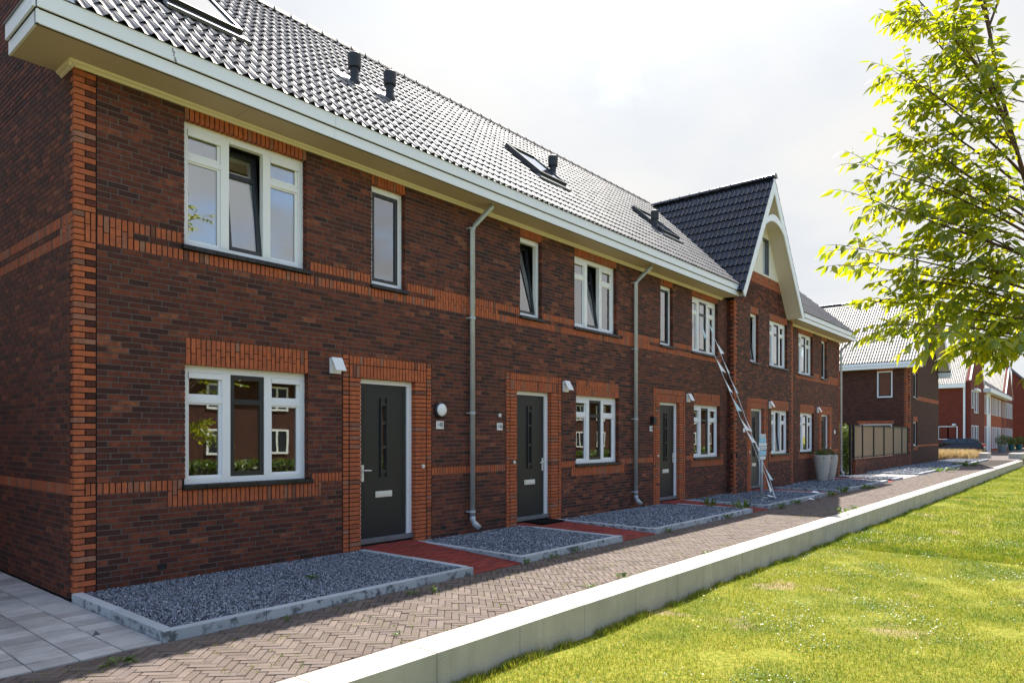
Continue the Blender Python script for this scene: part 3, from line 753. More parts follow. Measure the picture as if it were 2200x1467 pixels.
# return of the boxed gutter round the corner, cream soffit below it
for z0, z1, xo in ((5.645, 5.795, -.498), (5.503, 5.632, -.470)):
    MB().box(xo, xo + .022, -.512, .36, z0, z1).build('fascia_board', 'gutterpaint', HA)
MB().box(-.45, .0, -.002, .36, 5.509, 5.521).build('soffit_panel', 'soffit', HA)
MB().prism([(-.001, 5.507), (-.06, 5.507), (-.05, 5.488), (-.025, 5.478), (-.015, 5.46), (-.001, 5.455)], 'y', -.055, .36).build('cornice', 'cornice', HA)
MB().box(-.512, .0, -.30, .37, 5.796, 5.806).box(-.46, 0, .355, .37, 5.51, 5.79).build('gutter_edge', 'lead', HA)
# white verge board of the end gable
vb = MB(); q = [(-.30, roofz(-.30) - .22), (-.30, roofz(-.30) - .02), (3.5, RIDGE_Z - .02), (3.5, RIDGE_Z - .24)]
vb.prism(q, 'x', -.09, -.05); vb.build('verge_board', 'gutterpaint', HA)

m = MB()
for k in range(9): m.box(.74 + k * .004 + random.uniform(0, .012), .755 + k * .004 + random.uniform(0, .016), -.537, -.535, 5.765 - k * .017, 5.776 - k * .017)
m.build('bird_dropping', 'gravelbase', HA)
# roofs
def back_slope(m, x0, x1):
    m.add([(x0, RIDGE_Y, RIDGE_Z - .02), (x1, RIDGE_Y, RIDGE_Z - .02), (x1, 7.5, 5.8), (x0, 7.5, 5.8)], [(0, 1, 2, 3)])
def roof_part(H, x0, x1, yb=0.0):
    m = MB(); U = Vector((1, 0, 0))
    e0, e1 = (x0, EV_Y + .04, EV_Z - .01), (x1, EV_Y + .04, EV_Z - .01)
    t0, t1 = (x0, RIDGE_Y, RIDGE_Z - .02), (x1, RIDGE_Y, RIDGE_Z - .02)
    if x1 == 19.6: e1, t1 = (GX - (GZ - EV_Z) / GL - .06, EV_Y + .04, EV_Z - .01), (GX, RIDGE_Y, RIDGE_Z - .02)
    if x0 == 19.6: e0, t0 = (GX + (GZ - EV_Z) / GR + .06, EV_Y + .04, EV_Z - .01), (GX, RIDGE_Y, RIDGE_Z - .02)
    m.add([e0, e1, t1, t0], [(0, 1, 2, 3)]); back_slope(m, x0, x1)
    return m.build('roof', 'black', H)
under_gable = lambda p: (p.x < GX and gz_l(p.x) > p.z - .02) or (p.x >= GX and gz_r(p.x) > p.z - .02)
def row_roof(H, x0, x1, n_single, sky_rects=()):
    Rf = roof_part(H, x0, x1)
    k0 = math.ceil((x0 + .10) / TW - 1e-6); k1 = math.floor((x1 + .10) / TW + 1e-6)
    def keep(p):
        if p.z > RIDGE_Z - .05 or under_gable(p) and p.x > 14: return False
        return not any(a - .05 < p.x < b + .05 and ya - .15 < p.y < yb for a, b, ya, yb in sky_rects)
    tiled(Rf, 'tile', (k0 * TW - .10, EV_Y - .02, EV_Z - .015), (1, 0, 0), UPS, k1 - k0, 17, keep, n_single)
    return Rf
ck = lambda y, L=1.25: y + L / math.hypot(1, PIT)
RA = row_roof(HA, -.10, 5.99, 300, [(1.25, 2.20, .75, ck(.75))])
RB = row_roof(HB, 5.99, 11.21, 300, [(8.68, 9.62, .80, ck(.80))])
RC = row_roof(HC_, 11.21, 19.6, 300, [(13.95, 14.9, .80, ck(.80))])
RE = row_roof(HE, 19.6, 27.9, 0)
ridge(RA, (-.10, RIDGE_Y, RIDGE_Z + .03), (6.0, RIDGE_Y, RIDGE_Z + .03), 'tile')
ridge(RB, (6.0, RIDGE_Y, RIDGE_Z + .03), (11.21, RIDGE_Y, RIDGE_Z + .03), 'tile')
ridge(RC, (11.21, RIDGE_Y, RIDGE_Z + .03), (18.1, RIDGE_Y, RIDGE_Z + .03), 'tile')
flue(RA, 4.40, 1.2); flue(RA, 5.15, 1.22); flue(RB, 9.75, 1.2); flue(RC, 13.9, .95)
skylight(RA, 1.25, 2.20, .75); skylight(RB, 8.68, 9.62, .80); skylight(RC, 13.95, 14.9, .80)

# gable roof of the fourth house
GY0 = -.70
m = MB()
ybk = lambda z: (z - EV_Z) / PIT + EV_Y
xl, xr = GX - (GZ - 5.62) / GL, GX + (GZ - 5.62) / GR
yk = ybk(GZ) + .1
m.add([(xl, GY0 + .03, 5.60), (GX, GY0 + .03, GZ - .02), (GX, yk, GZ - .02), (xl, ybk(5.6) + .3, 5.60)], [(0, 1, 2, 3)])
m.add([(xr, GY0 + .03, 5.60), (GX, GY0 + .03, GZ - .02), (GX, yk, GZ - .02), (xr, ybk(5.6) + .3, 5.60)], [(3, 2, 1, 0)])
RD = m.build('roof', 'black', HD)
ul = Vector((1, 0, GL)).normalized(); ur_ = Vector((-1, 0, GR)).normalized()
keepg = lambda p: p.z > roofz(p.y) - .16 and p.z < GZ - .03
tiled(RD, 'tiledark', (xl - .02, GY0 + 16 * TW + .0, 5.60), (0, -1, 0), ul, 16, 14, keepg, 300)
tiled(RD, 'tiledark', (xr + .02, GY0, 5.60), (0, 1, 0), ur_, 16, 15, keepg, 0)
ridge(RD, (GX, GY0 - .04, GZ + .05), (GX, 3.35, GZ + .05), 'tiledark')
# bargeboards, collar arch, gable soffits, white boarded gable
def barge(side):
    s = -1 if side < 0 else 1; g = GL if side < 0 else GR; m = MB()
    t = .25
    foot = 5.46
    P = [(GX, GZ - .02), (GX + s * (GZ - foot - .16) / g, foot + .14), (GX + s * (GZ - foot - t - .12) / g, foot), (GX, GZ - .02 - t * math.hypot(1, g))]
    m.prism([(x, z) for x, z in P], 'y', GY0 + .0, GY0 + .03); return m.build('bargeboard', 'gutterpaint', HD)
barge(-1); barge(1)
m = MB()
for s, g in ((-1, GL), (1, GR)):
    a0, b0 = (GX, GZ - .36), (GX + s * (GZ - .36 - 5.5) / g, 5.5)
    q = [(a0[0], GY0 + .03, a0[1]), (b0[0], GY0 + .03, b0[1]), (b0[0], -.19, b0[1]), (a0[0], -.19, a0[1])]
    m.add(q, [(0, 1, 2, 3) if s > 0 else (3, 2, 1, 0)])
m.build('gable_soffit', 'gablesoffit', HD)
# collar with arched underside and a triangular opening above it
cx_, cz_ = GX + .02, 7.45
out = []
zl = 7.62; xl_ = GX - (GZ - .34 - zl) / GL - .02; xr_ = GX + (GZ - .34 - zl) / GR + .02
n = 18
low = [(xl_ + (xr_ - xl_) * k / n, zl + .40 * math.sin(math.pi * k / n) ** .8) for k in range(n + 1)]
top = [(xl_ + (xr_ - xl_) * k / n, min(zl + .10 + .50 * math.sin(math.pi * k / n) ** .8, (GZ - .3 - GL * (GX - (xl_ + (xr_ - xl_) * k / n))) if xl_ + (xr_ - xl_) * k / n < GX else (GZ - .3 - GR * ((xl_ + (xr_ - xl_) * k / n) - GX)))) for k in range(n + 1)]
m = MB()
for k in range(n):
    m.prism([low[k], low[k + 1], top[k + 1], top[k]], 'y', GY0 + .004, GY0 + .028)
m.build('collar_arch', 'gutterpaint', HD)
TZ = 6.575
zt_l = GX - (GZ - .16 - TZ) / GL; zt_r = GX + (GZ - .16 - TZ) / GR
wx0, wx1, wz0, wz1 = 18.50, 19.04, 6.63, 7.74
tp = MB()
nb = 9
for k in range(nb):          # board by board, leaving the narrow window free
    a_, b_ = zt_l + (zt_r - zt_l) * k / nb + .003, zt_l + (zt_r - zt_l) * (k + 1) / nb - .003
    hz = lambda x: (GZ - .16 - GL * (GX - x)) if x < GX else (GZ - .16 - GR * (x - GX))
    segs = [(a_, b_, TZ, None)]
    if a_ < wx1 and b_ > wx0:
        segs = []
        if a_ < wx0: segs.append((a_, wx0, TZ, None))
        if b_ > wx1: segs.append((wx1, b_, TZ, None))
        m_, M_ = max(a_, wx0), min(b_, wx1); segs.append((m_, M_, wz1, None)); segs.append((m_, M_, TZ, wz0))
    mm = MB()
    for p, q, z_, z2 in segs:
        if q - p < .004: continue
        if z2: mm.box(p, q, -.21, -.16, z_, z2)
        else:
            pts = [(p, z_), (q, z_)] + ([(q, hz(q))] if hz(q) > z_ else []) + ([(GX, hz(GX))] if p < GX < q else []) + ([(p, hz(p))] if hz(p) > z_ else [])
            if len(pts) > 2: mm.prism(pts, 'y', -.21, -.16)
    mm.build('gable_board', 'panel', HD)
m = MB().box(wx0, wx0 + .02, -.2, .0, wz0, wz1).box(wx1 - .02, wx1, -.2, .0, wz0, wz1).box(wx0 + .02, wx1 - .02, -.2, 0, wz1 - .02, wz1).box(wx0 + .02, wx1 - .02, -.2, 0, wz0, wz0 + .02)
g_w = m.build('gable_window', 'lead', HD)
window_g = MB().box(wx0 + .02, wx0 + .08, -.07, -.02, wz0 + .02, wz1 - .02).box(wx1 - .08, wx1 - .02, -.07, -.02, wz0 + .02, wz1 - .02).box(wx0 + .08, wx1 - .08, -.07, -.02, wz1 - .08, wz1 - .02).box(wx0 + .08, wx1 - .08, -.07, -.02, wz0 + .02, wz0 + .08).build('window_frame', 'white', g_w)
pane(g_w, wx0 + .08, wx1 - .08, -.05, wz0 + .08, wz1 - .08)
MB().box(wx0 - .3, wx1 + .3, .05, .07, wz0 - .3, wz1 + .3).build('gable_backing', 'interior', HD)
# brick backing of the gable between eave and boarding, return walls of the projecting house
gb = MB(); gb.prism([(max(16.36, gl_w(5.521)), 5.521), (min(21.25, gr_w(5.521)), 5.521), (gr_w(6.57), 6.57), (gl_w(6.57), 6.57)], 'y', -.190, -.06); gb.build('wall', 'jointdark', HD)
ret = Facade('s', 16.36, -.2, .0)
for i in range(88):
    z0, z1 = zc_(i) + .005, zc_(i + 1) - .006
    ret.rec('brick', -.093 if i % 2 else -.150, -.005, z0, z1)
rw = MB().box(16.37, 16.45, -.19, .12, 0, 5.52).build('return_wall', 'jointdark', HD)
boxes('brick', 'brick', ret.r['brick'], rw, 0)
MB().box(21.13, 21.24, -.19, .12, 0, 5.52).build('return_wall', 'mortar', HD)
# end wall of the last house and back walls closing the row
MB().prism([(0.02, 0), (7.2, 0), (7.2, 5.6), (3.5, 9.2), (0.02, 5.9)], 'x', 27.34, 27.475).build('end_wall', 'wallbrown', HE)
for H_, a_, b_ in ((HA, .14, 6.0), (HB, 6.0, 11.22), (HC_, 11.22, 16.4), (HD, 16.4, 21.25), (HE, 21.25, 27.34)):
    MB().box(a_, b_, 7.2, 7.32, 0, 5.8).build('back_wall', 'wallbrown', H_)
for z0, z1, xo in ((5.645, 5.795, 27.905), (5.503, 5.632, 27.88)):
    MB().box(xo - .022, xo, -.512, .36, z0, z1).build('fascia_board', 'gutterpaint', HE)
MB().box(27.48, 27.88, .0, .36, 5.509, 5.521).build('soffit_panel', 'soffit', HE)

# fittings on the walls
wall_vent(HA, 3.08, 2.56); wall_vent(HB, 8.46, 2.57); wall_vent(HC_, 13.80, 2.57); wall_vent(HD, 19.02, 2.57, -.2); wall_vent(HE, 24.52, 2.57)
lamp = MB(); L_ = [(.128, 0), (.128, -.05), (.11, -.062)]
vs, fs = [], []; nn = 28
for r_, y_ in L_:
    for k in range(nn): vs.append((5.14 + r_ * math.cos(2 * math.pi * k / nn), y_, 2.10 + r_ * math.sin(2 * math.pi * k / nn)))
for j in range(2):
    for k in range(nn): fs.append((j * nn + k, j * nn + (k + 1) % nn, (j + 1) * nn + (k + 1) % nn, (j + 1) * nn + k))
fs.append(tuple(2 * nn + k for k in range(nn)))
WLp = lamp.add(vs, fs).build('wall_lamp', 'charcoal', HA)
vs, fs = [], []
for r_, y_ in ((.100, -.0625), (.096, -.075), (.06, -.085)):
    for k in range(nn): vs.append((5.14 + r_ * math.cos(2 * math.pi * k / nn), y_, 2.10 + r_ * math.sin(2 * math.pi * k / nn)))
for j in range(2):
    for k in range(nn): fs.append((j * nn + k, j * nn + (k + 1) % nn, (j + 1) * nn + (k + 1) % nn, (j + 1) * nn + k))
fs.append(tuple(2 * nn + k for k in range(nn)))
MB().add(vs, fs).build('lamp_glass', 'opal', WLp, smooth=True)
plate(HA, '148', 5.07, 5.23, 1.80, 1.925); plate(HB, '146', 6.52, 6.665, 1.79, 1.915); plate(HC_, '144', 11.90, 12.04, 1.80, 1.92); plate(HD, '', 16.98, 17.12, 1.80, 1.92, -.2); plate(HE, '', 26.72, 26.88, 1.78, 1.92)
MB().box(6.55, 6.61, -.03, -.001, 2.02, 2.08).build('wall_socket', 'alu', HB)
MB().box(11.93, 12.07, -.10, -.001, 1.97, 2.14).build('wall_lamp', 'black', HC_, bevel=.006)
for H_, x_, y_ in ((HA, 4.79, -.005), (HB, 6.99, -.005), (HC_, 12.31, -.005), (HD, 17.47, -.205), (HE, 26.2, -.005)):
    m = MB()
    m.tube([(x_, y_, 1.22), (x_, y_ - .012, 1.22)], .032, 16).tube([(x_, y_ - .012, 1.22), (x_, y_ - .02, 1.22)], .012, 10); m.build('doorbell', 'alu', H_)
for H_, x_, Y_ in ((HA, .82, 0), (HA, 5.18, 0), (HB, 6.47, 0), (HB, 10.62, 0), (HC_, 11.55, 0), (HC_, 15.9, 0), (HD, 16.8, -.2), (HE, 22.3, 0)): air_brick(H_, x_, zc_(3) + .003, Y_)
downpipe(HA, 5.83, 0); downpipe(HB, 11.15, 0); downpipe(HE, 27.44, 0)
# weep slits in the bedding: open head joints above lintels and under bands
def weep(H, x, i, Y=0): MB().box(x, x + .012, Y - .003, Y + .012, zc_(i) + .004, zc_(i + 1) - .004).build('weep_hole', 'black', H)
for x_, i_ in ((1.38, 58), (2.55, 58), (1.42, 45), (2.45, 45), (3.75, 45), (4.6, 45), (1.40, 13), (2.62, 13), (.32, 1), (2.3, 1)): weep(HA, x_, i_)

# ================================================================== ground
def ground_sheet(name, pts, mat, kind='structure', z=0):
    return MB().add([(x, y, z) for x, y in pts], [tuple(range(len(pts)))]).build(name, mat, kind=kind)
ground_sheet('ground', [(-900, -900), (1800, -900), (1800, 1200), (-900, 1200)], 'lawn', z=-.62)
PATH = ground_sheet('path', [(-9, -3.735), (56.5, -3.735), (56.5, -1.9), (-9, -1.9)], 'jointsand', z=-.012)
MB().box(-9, 60, -3.735, 8, -.6, -.05).build('earth', 'soil', kind='structure')

def clip(poly, y0, y1):
    for sgn, lim in ((1, y0), (-1, -y1)):
        out = []
        for i in range(len(poly)):
            a, b = poly[i], poly[(i + 1) % len(poly)]; da, db = sgn * a[1] - lim, sgn * b[1] - lim
            if da >= 0: out.append(a)
            if da * db < 0: t = da / (da - db); out.append((a[0] + (b[0] - a[0]) * t, a[1] + (b[1] - a[1]) * t))
        poly = out
        if len(poly) < 3: return []
    return poly
def pav_polys(x0, x1, y0, y1, L=.206, W=.0687):
    """herringbone at 45 degrees clipped to a strip"""
    c = s = math.sqrt(.5); res = []; g = .0032
    span = (x1 - x0) + 4
    N_ = int(span / W)
    cells = []
    ulo, uhi = (x0 - 1) * c + (y0 - 1) * s, (x1 + 1) * c + (y1 + 1) * s
    vlo, vhi = -(x1 + 1) * s + (y0 - 1) * c, -(x0 - 1) * s + (y1 + 1) * c
    k = round(L / W)
    i0, i1 = int(ulo / W) - 4, int(uhi / W) + 4; j0, j1 = int(vlo / W) - 4, int(vhi / W) + 4
    for j in range(j0, j1):
        for i in range(i0, i1):
            r = (i - j) % (2 * k)
            if r == 0: q = (i * W, j * W, (i + k) * W, (j + 1) * W)
            elif r == k: q = (i * W, (j - k + 1) * W, (i + 1) * W, (j + 1) * W)
            else: continue
            cxu, cyv = (q[0] + q[2]) / 2, (q[1] + q[3]) / 2
            X, Yy = cxu * c - cyv * s, cxu * s + cyv * c
            if not (x0 - .2 < X < x1 + .2 and y0 - .2 < Yy < y1 + .2): continue
            a0, b0, a1, b1 = q[0] + g, q[1] + g, q[2] - g, q[3] - g
            P = [(u * c - v * s, u * s + v * c) for u, v in ((a0, b0), (a1, b0), (a1, b1), (a0, b1))]
            P = clip(P, y0, y1)
            if P:
                ar = abs(sum(P[i][0] * P[(i + 1) % len(P)][1] - P[(i + 1) % len(P)][0] * P[i][1] for i in range(len(P)))) / 2
                if ar > .0006: res.append(P)
    return res
def pave(parent, polys, name, mat, n_single, h=.05, zt=0.0, tilt=.0016, stuff_name=None):
    def zo(): return zt + random.uniform(-.0022, .0022)
    def block(P, z, m, org=(0, 0)):
        n = len(P); tx, ty = random.uniform(-.012, .012), random.uniform(-.012, .012)
        cx = sum(p[0] for p in P) / n; cy = sum(p[1] for p in P) / n; e = .0035
        T = [(p[0], p[1], z - .003 + (p[0] - cx) * tx + (p[1] - cy) * ty) for p in P]
        I = [(cx + (p[0] - cx) * .95, cy + (p[1] - cy) * .95, z + (p[0] - cx) * tx + (p[1] - cy) * ty) for p in P]
        B = [(p[0], p[1], z - h) for p in P]
        m.add(I + T + B, [tuple(range(n))] + [(n + i, n + (i + 1) % n, (i + 1) % n, i) for i in range(n)] + [(2 * n + i, 2 * n + (i + 1) % n, n + (i + 1) % n, n + i) for i in range(n)])
    polys = [p if sum((p[(i + 1) % len(p)][0] - p[i][0]) * (p[(i + 1) % len(p)][1] + p[i][1]) for i in range(len(p))) < 0 else p[::-1] for p in polys]
    polys.sort(key=lambda P: (P[0][0] - 1.2) ** 2 + (P[0][1] + 4.5) ** 2 if P[0][0] > -1 else 1e3)
    for P in polys[:n_single]:
        m = MB(); block(P, zo(), m); n = len(P)
        m.build(name, mat, parent, org=(sum(p[0] for p in P) / n, sum(p[1] for p in P) / n, 0))
    m = MB()
    for P in polys[n_single:]: block(P, zo(), m)
    if m.v: m.build(name, mat, parent, kind='stuff')
pp = pav_polys(-2.2, 45, -3.66, -2.17)
x = -2.2
while x < 45:      # stretcher course along the concrete edging
    pp.append([(x + .003, -3.728), (x + .203, -3.728), (x + .203, -3.666), (x + .003, -3.666)]); x += .206
pave(PATH, pp, 'paver', 'paver', 300)

DRIVE = ground_sheet('driveway', [(-9, -2.15), (0, -2.15), (0, 8), (-9, 8)], 'jointsand', z=-.012)
polys = []
for i in range(12):
    x1 = -.035 - i * .302; x0 = x1 - .294; j = 0
    y = -2.145 + (0 if i % 2 else -.0)
    while y < 6.4:
        polys.append([(x0, y + .006), (x1, y + .006), (x1, y + .204), (x0, y + .204)]); y += .210
pave(DRIVE, polys, 'paving_stone', 'drivepaver', 150, zt=.004)
MB().box(-.033, -.004, -2.14, 7, -.05, -.012).build('joint', 'black', DRIVE)

def red_path(x0, x1, X0, X1, single):
    """ramp of red clinkers from the doorstep (z .11) down to the path"""
    P = MB(); yb, yt = -2.15, .08
    P.add([(X0, yt, .085), (X1, yt, .085), (x1, yb, -.012), (x0, yb, -.012)], [(3, 2, 1, 0)])
    o = P.build('red_path', 'jointsand', kind='structure'); nrow = 36; recs = []
    me = None
    m = MB(); items = []
    for r_ in range(nrow):
        t0, t1 = r_ / nrow, (r_ + 1) / nrow
        y0, y1 = yb + (yt - yb) * t0 + .003, yb + (yt - yb) * t1 - .003
        xa, xb = x0 + (X0 - x0) * t0, x1 + (X1 - x1) * t0; z0, z1 = .004 + .098 * t0, .004 + .098 * t1
        n = 5; off = .5 if r_ % 2 else 0
        ed = [xa] + [xa + (xb - xa) * (k + off) / n for k in range(n + 1) if 0 < k + off < n] + [xb]
        for a_, b_ in zip(ed, ed[1:]):
            if b_ - a_ < .02: continue
            items.append((a_ + .002, b_ - .002, y0, y1, z0, z1))
    for k, (a_, b_, y0, y1, z0, z1) in enumerate(items):
        j = random.uniform(-.002, .002)
        q = MB() if k < single else m
        q.add([(a_, y0, z0 + j), (b_, y0, z0 + j), (b_, y1, z1 + j), (a_, y1, z1 + j), (a_, y0, z0 - .05), (b_, y0, z0 - .05), (b_, y1, z1 - .05), (a_, y1, z1 - .05)],
              [(0, 1, 2, 3), (4, 5, 1, 0), (5, 6, 2, 1), (6, 7, 3, 2), (7, 4, 0, 3)])
        if k < single: q.build('red_clinker', 'redpaver', o, org=((a_ + b_) / 2, (y0 + y1) / 2, z0))
    if m.v: m.build('red_clinker', 'redpaver', o, kind='stuff')
red_path(3.66, 4.60, 3.64, 4.62, 200); red_path(7.16, 8.23, 7.08, 8.08, 0); red_path(12.66, 13.62, 12.42, 13.40, 0); red_path(18.26, 19.46, 17.6, 18.6, 0); red_path(25.66, 26.66, 25.1, 26.1, 0)

# gravel beds: kerbstones and stones
def gravel_mesh(name, x0, x1, y0, y1, n, size, zb):
    base = np.array([(1, 0, 0), (-1, 0, 0), (0, 1, 0), (0, -1, 0), (0, 0, 1), (0, 0, -1)], float)
    F8 = np.array([(0, 2, 4), (2, 1, 4), (1, 3, 4), (3, 0, 4), (2, 0, 5), (1, 2, 5), (3, 1, 5), (0, 3, 5)])
    P = np.empty((n, 3)); P[:, 0] = rng.uniform(x0, x1, n); P[:, 1] = rng.uniform(y0, y1, n)
    P[:, 2] = zb + rng.uniform(-.006, .008, n) + .012 * np.sin(P[:, 0] * 2.3) * np.sin(P[:, 1] * 3.1)
    S = size * rng.uniform(.55, 1.25, (n, 1, 1)) * np.array([1.0, .75, .55]) * rng.uniform(.75, 1.25, (n, 6, 3))
    q = rng.normal(size=(n, 4)); q /= np.linalg.norm(q, axis=1)[:, None]; a, b, c, d = q.T
    M = np.stack([np.stack([1 - 2 * (c * c + d * d), 2 * (b * c - a * d), 2 * (b * d + a * c)], -1), np.stack([2 * (b * c + a * d), 1 - 2 * (b * b + d * d), 2 * (c * d - a * b)], -1), np.stack([2 * (b * d - a * c), 2 * (c * d + a * b), 1 - 2 * (b * b + c * c)], -1)], 1)
    V = np.einsum('nij,nkj->nki', M, base[None] * S) + P[:, None]
    F = (F8[None] + (np.arange(n) * 6)[:, None, None]).reshape(-1, 3)
    return np_mesh(name, V.reshape(-1, 3), F, 'gravel')
BEDS = [(-.03, 3.66, 34000, .0115, 'left kerb runs beside the grey driveway'), (4.60, 7.16, 16000, .0145, 'under the first downpipe'),
        (8.23, 12.66, 18000, .018, 'under the second downpipe'), (13.62, 18.26, 13000, .022, 'around the signpost with blue boards'), (19.46, 25.66, 12000, .027, 'in front of the two tall pots')]
def kerb_run(E, p, q, top=.085, w_=.10, L=1.0):
    """kerbstones from p to q (xy), outer face on the left of travel"""
    p, q = Vector((*p, 0)), Vector((*q, 0)); d = q - p; n = max(1, round(d.length / L)); e = d.normalized(); s = Vector((e.y, -e.x, 0))
    for k in range(n):
        a_, b_ = p + d * (k / n) + e * .002, p + d * ((k + 1) / n) - e * .002
        z = top + random.uniform(-.003, .003)
        m = MB(); pts = [a_, b_, b_ - s * w_, a_ - s * w_]
        m.add([(v.x, v.y, -.12) for v in pts] + [(v.x, v.y, z) for v in pts], [(3, 2, 1, 0), (4, 5, 6, 7), (0, 1, 5, 4), (1, 2, 6, 5), (2, 3, 7, 6), (3, 0, 4, 7)])
        c_ = (a_ + b_) / 2; m.build('kerbstone', 'kerb', E, org=(c_.x, c_.y, 0), bevel=.006)
for k, (x0, x1, n_, sz, lab) in enumerate(BEDS):
    E_ = thing('gravel_edging', (x0, -2.15, 0), 'low grey kerbstone edging of the gravel bed ' + lab, 'kerb', 'kerbstone edgings of the gravel beds')
    kerb_run(E_, (x0, -.02), (x0, -2.05)); kerb_run(E_, (x0, -2.15), (x1, -2.15)); kerb_run(E_, (x1, -2.05), (x1, -.02))
    y1 = 0.0 if k != 3 else .0
    o = bpy.data.objects.new('gravel', gravel_mesh('gravel', x0 + .1, x1 - .1, -2.05, .02 if k != 3 else .0, n_, sz, .062)); put(o)
    tag(o, 'grey blue gravel bed ' + lab, 'gravel', 'gravel beds along the house fronts', 'stuff')
    MB().box(x0 + .1, x1 - .1, -2.06, .0, -.1, .045).build('gravel_base', 'gravelbase', kind='structure')
E_ = thing('gravel_edging', (26.66, -2.15, 0), 'short kerbstone edging beside the far house end, before pale paving', 'kerb', 'kerbstone edgings of the gravel beds')
kerb_run(E_, (26.66, -2.15), (28.2, -2.15)); kerb_run(E_, (28.2, -2.05), (28.2, .3))
o = bpy.data.objects.new('gravel', gravel_mesh('gravel', 26.75, 28.1, -2.05, .02, 3000, .027, .062)); put(o); tag(o, 'small gravel bed at the far end house corner', 'gravel', 'gravel beds along the house fronts', 'stuff')
MB().box(26.75, 28.1, -2.06, .0, -.1, .045).build('gravel_base', 'gravelbase', kind='structure')
MB().box(28.21, 31.55, -2.15, 7, -.1, .01).build('pale_paving', 'drivepaver', kind='structure')
E_ = thing('gravel_edging', (31.6, -2.15, 0), 'long kerb before the detached house and its garden wall', 'kerb', 'kerbstone edgings of the gravel beds')
kerb_run(E_, (31.6, -.05), (31.6, -2.05)); kerb_run(E_, (31.6, -2.15), (56, -2.15), L=1.02)
o = bpy.data.objects.new('gravel', gravel_mesh('gravel', 31.7, 56, -2.05, 0.0, 20000, .035, .062)); put(o); tag(o, 'gravel strip along the garden wall and detached house', 'gravel', 'gravel beds along the house fronts', 'stuff')
MB().box(31.7, 56, -2.06, .0, -.1, .045).build('gravel_base', 'gravelbase', kind='structure')

# concrete retaining wall along the lawn
CW = thing('concrete_wall', (0, -3.92, 0), 'long low pale concrete retaining wall between path and lawn', 'wall')
xj = -3.82; k = 0
ends = []
while xj < 56:
    x2 = xj + 1.0 if xj < 40 else xj + 2.0
    m = MB(); jz = random.uniform(-.002, .002)
    m.box(xj + .0025, x2 - .0025, -4.11, -3.735, -.62, .022 + jz); m.build('concrete_block', 'concrete', CW, org=(xj, -3.92, 0), bevel=.008)
    xj = x2

# lawn
def lawn_z(x, y):
    return -.285 - .0035 * np.minimum(x, 25) + .022 * np.sin(x * 1.1 + y * .7) * np.sin(y * 1.7 + .4) + .012 * np.sin(x * 3.1 + 1) * np.sin(y * 2.6) - .012 * np.clip(-y - 4.1, 0, 20)
gx = np.concatenate([np.arange(-12, 20, .2), np.arange(20, 320, 2.5)]); gy = np.concatenate([np.arange(-60, -9, 1.5), np.arange(-9, -4.0, .12), [-4.0]])
XX, YY = np.meshgrid(gx, gy, indexing='ij'); VV = np.stack([XX, YY, lawn_z(XX, YY)], -1).reshape(-1, 3); ny = len(gy)
ii, jj = np.meshgrid(np.arange(len(gx) - 1), np.arange(ny - 1), indexing='ij'); b0 = (ii * ny + jj).ravel()
o = bpy.data.objects.new('lawn', np_mesh('lawn', VV, np.stack([b0, b0 + ny, b0 + ny + 1, b0 + 1], 1), 'lawn', True)); put(o); tag(o, kind='structure')

def blades(name, P, Hh, Wd, mat, lean=.5, two=True):
    n = len(P); th = rng.uniform(0, 2 * np.pi, n); e = np.stack([np.cos(th), np.sin(th), np.zeros(n)], 1)
    ph = rng.uniform(0, 2 * np.pi, n); l = np.stack([np.cos(ph), np.sin(ph), np.zeros(n)], 1) * (rng.uniform(.1, 1, n) * lean * Hh)[:, None]
    up = np.stack([np.zeros(n), np.zeros(n), Hh], 1); W2 = (Wd / 2)[:, None]
    if two:
        V = np.stack([P - e * W2, P + e * W2, P + up * .6 + l * .35 + e * W2 * .8, P + up * .6 + l * .35 - e * W2 * .8, P + up + l], 1)
        F = np.concatenate([np.array([(0, 1, 2), (0, 2, 3), (3, 2, 4)])[None] + (np.arange(n) * 5)[:, None, None]]).reshape(-1, 3)
    else:
        V = np.stack([P - e * W2, P + e * W2, P + up + l], 1); F = np.arange(n * 3).reshape(-1, 3)
    return np_mesh(name, V.reshape(-1, 3), F, mat)
def lawn_pts(n, x0, x1, y0, y1, pw=1.0):
    x = x0 + (x1 - x0) * rng.uniform(0, 1, n) ** pw; y = rng.uniform(y0, y1, n)
    return np.stack([x, y, lawn_z(x, y) - .004], 1)
def tuftmask(P, s, thr):
    v = np.sin(P[:, 0] * 2.1 * s + np.sin(P[:, 1] * 3.3 * s)) * np.sin(P[:, 1] * 2.7 * s + np.cos(P[:, 0] * 1.7 * s)) + .5 * np.sin(P[:, 0] * 7.1 * s + 2) * np.sin(P[:, 1] * 6.3 * s)
    return v + rng.normal(0, .35, len(P)) > thr
P1 = lawn_pts(150000, .6, 12, -8.2, -4.13, 1.25); P1 = P1[tuftmask(P1, 1, -.75)]
gob = bpy.data.objects.new('grass', blades('grass', P1, rng.uniform(.018, .045, len(P1)), rng.uniform(.003, .006, len(P1)), 'blade', 1.0)); put(gob); tag(gob, 'sunlit yellow green lawn grass with clover below the concrete wall', 'grass', kind='stuff')
P2 = lawn_pts(110000, 11, 75, -8.5, -4.13, 1.5)
gob = bpy.data.objects.new('grass', blades('grass', P2, rng.uniform(.03, .07, len(P2)), rng.uniform(.008, .022, len(P2)), 'blade', 1.0, False)); put(gob); tag(gob, 'far stretch of the sunlit lawn grass', 'grass', kind='stuff')
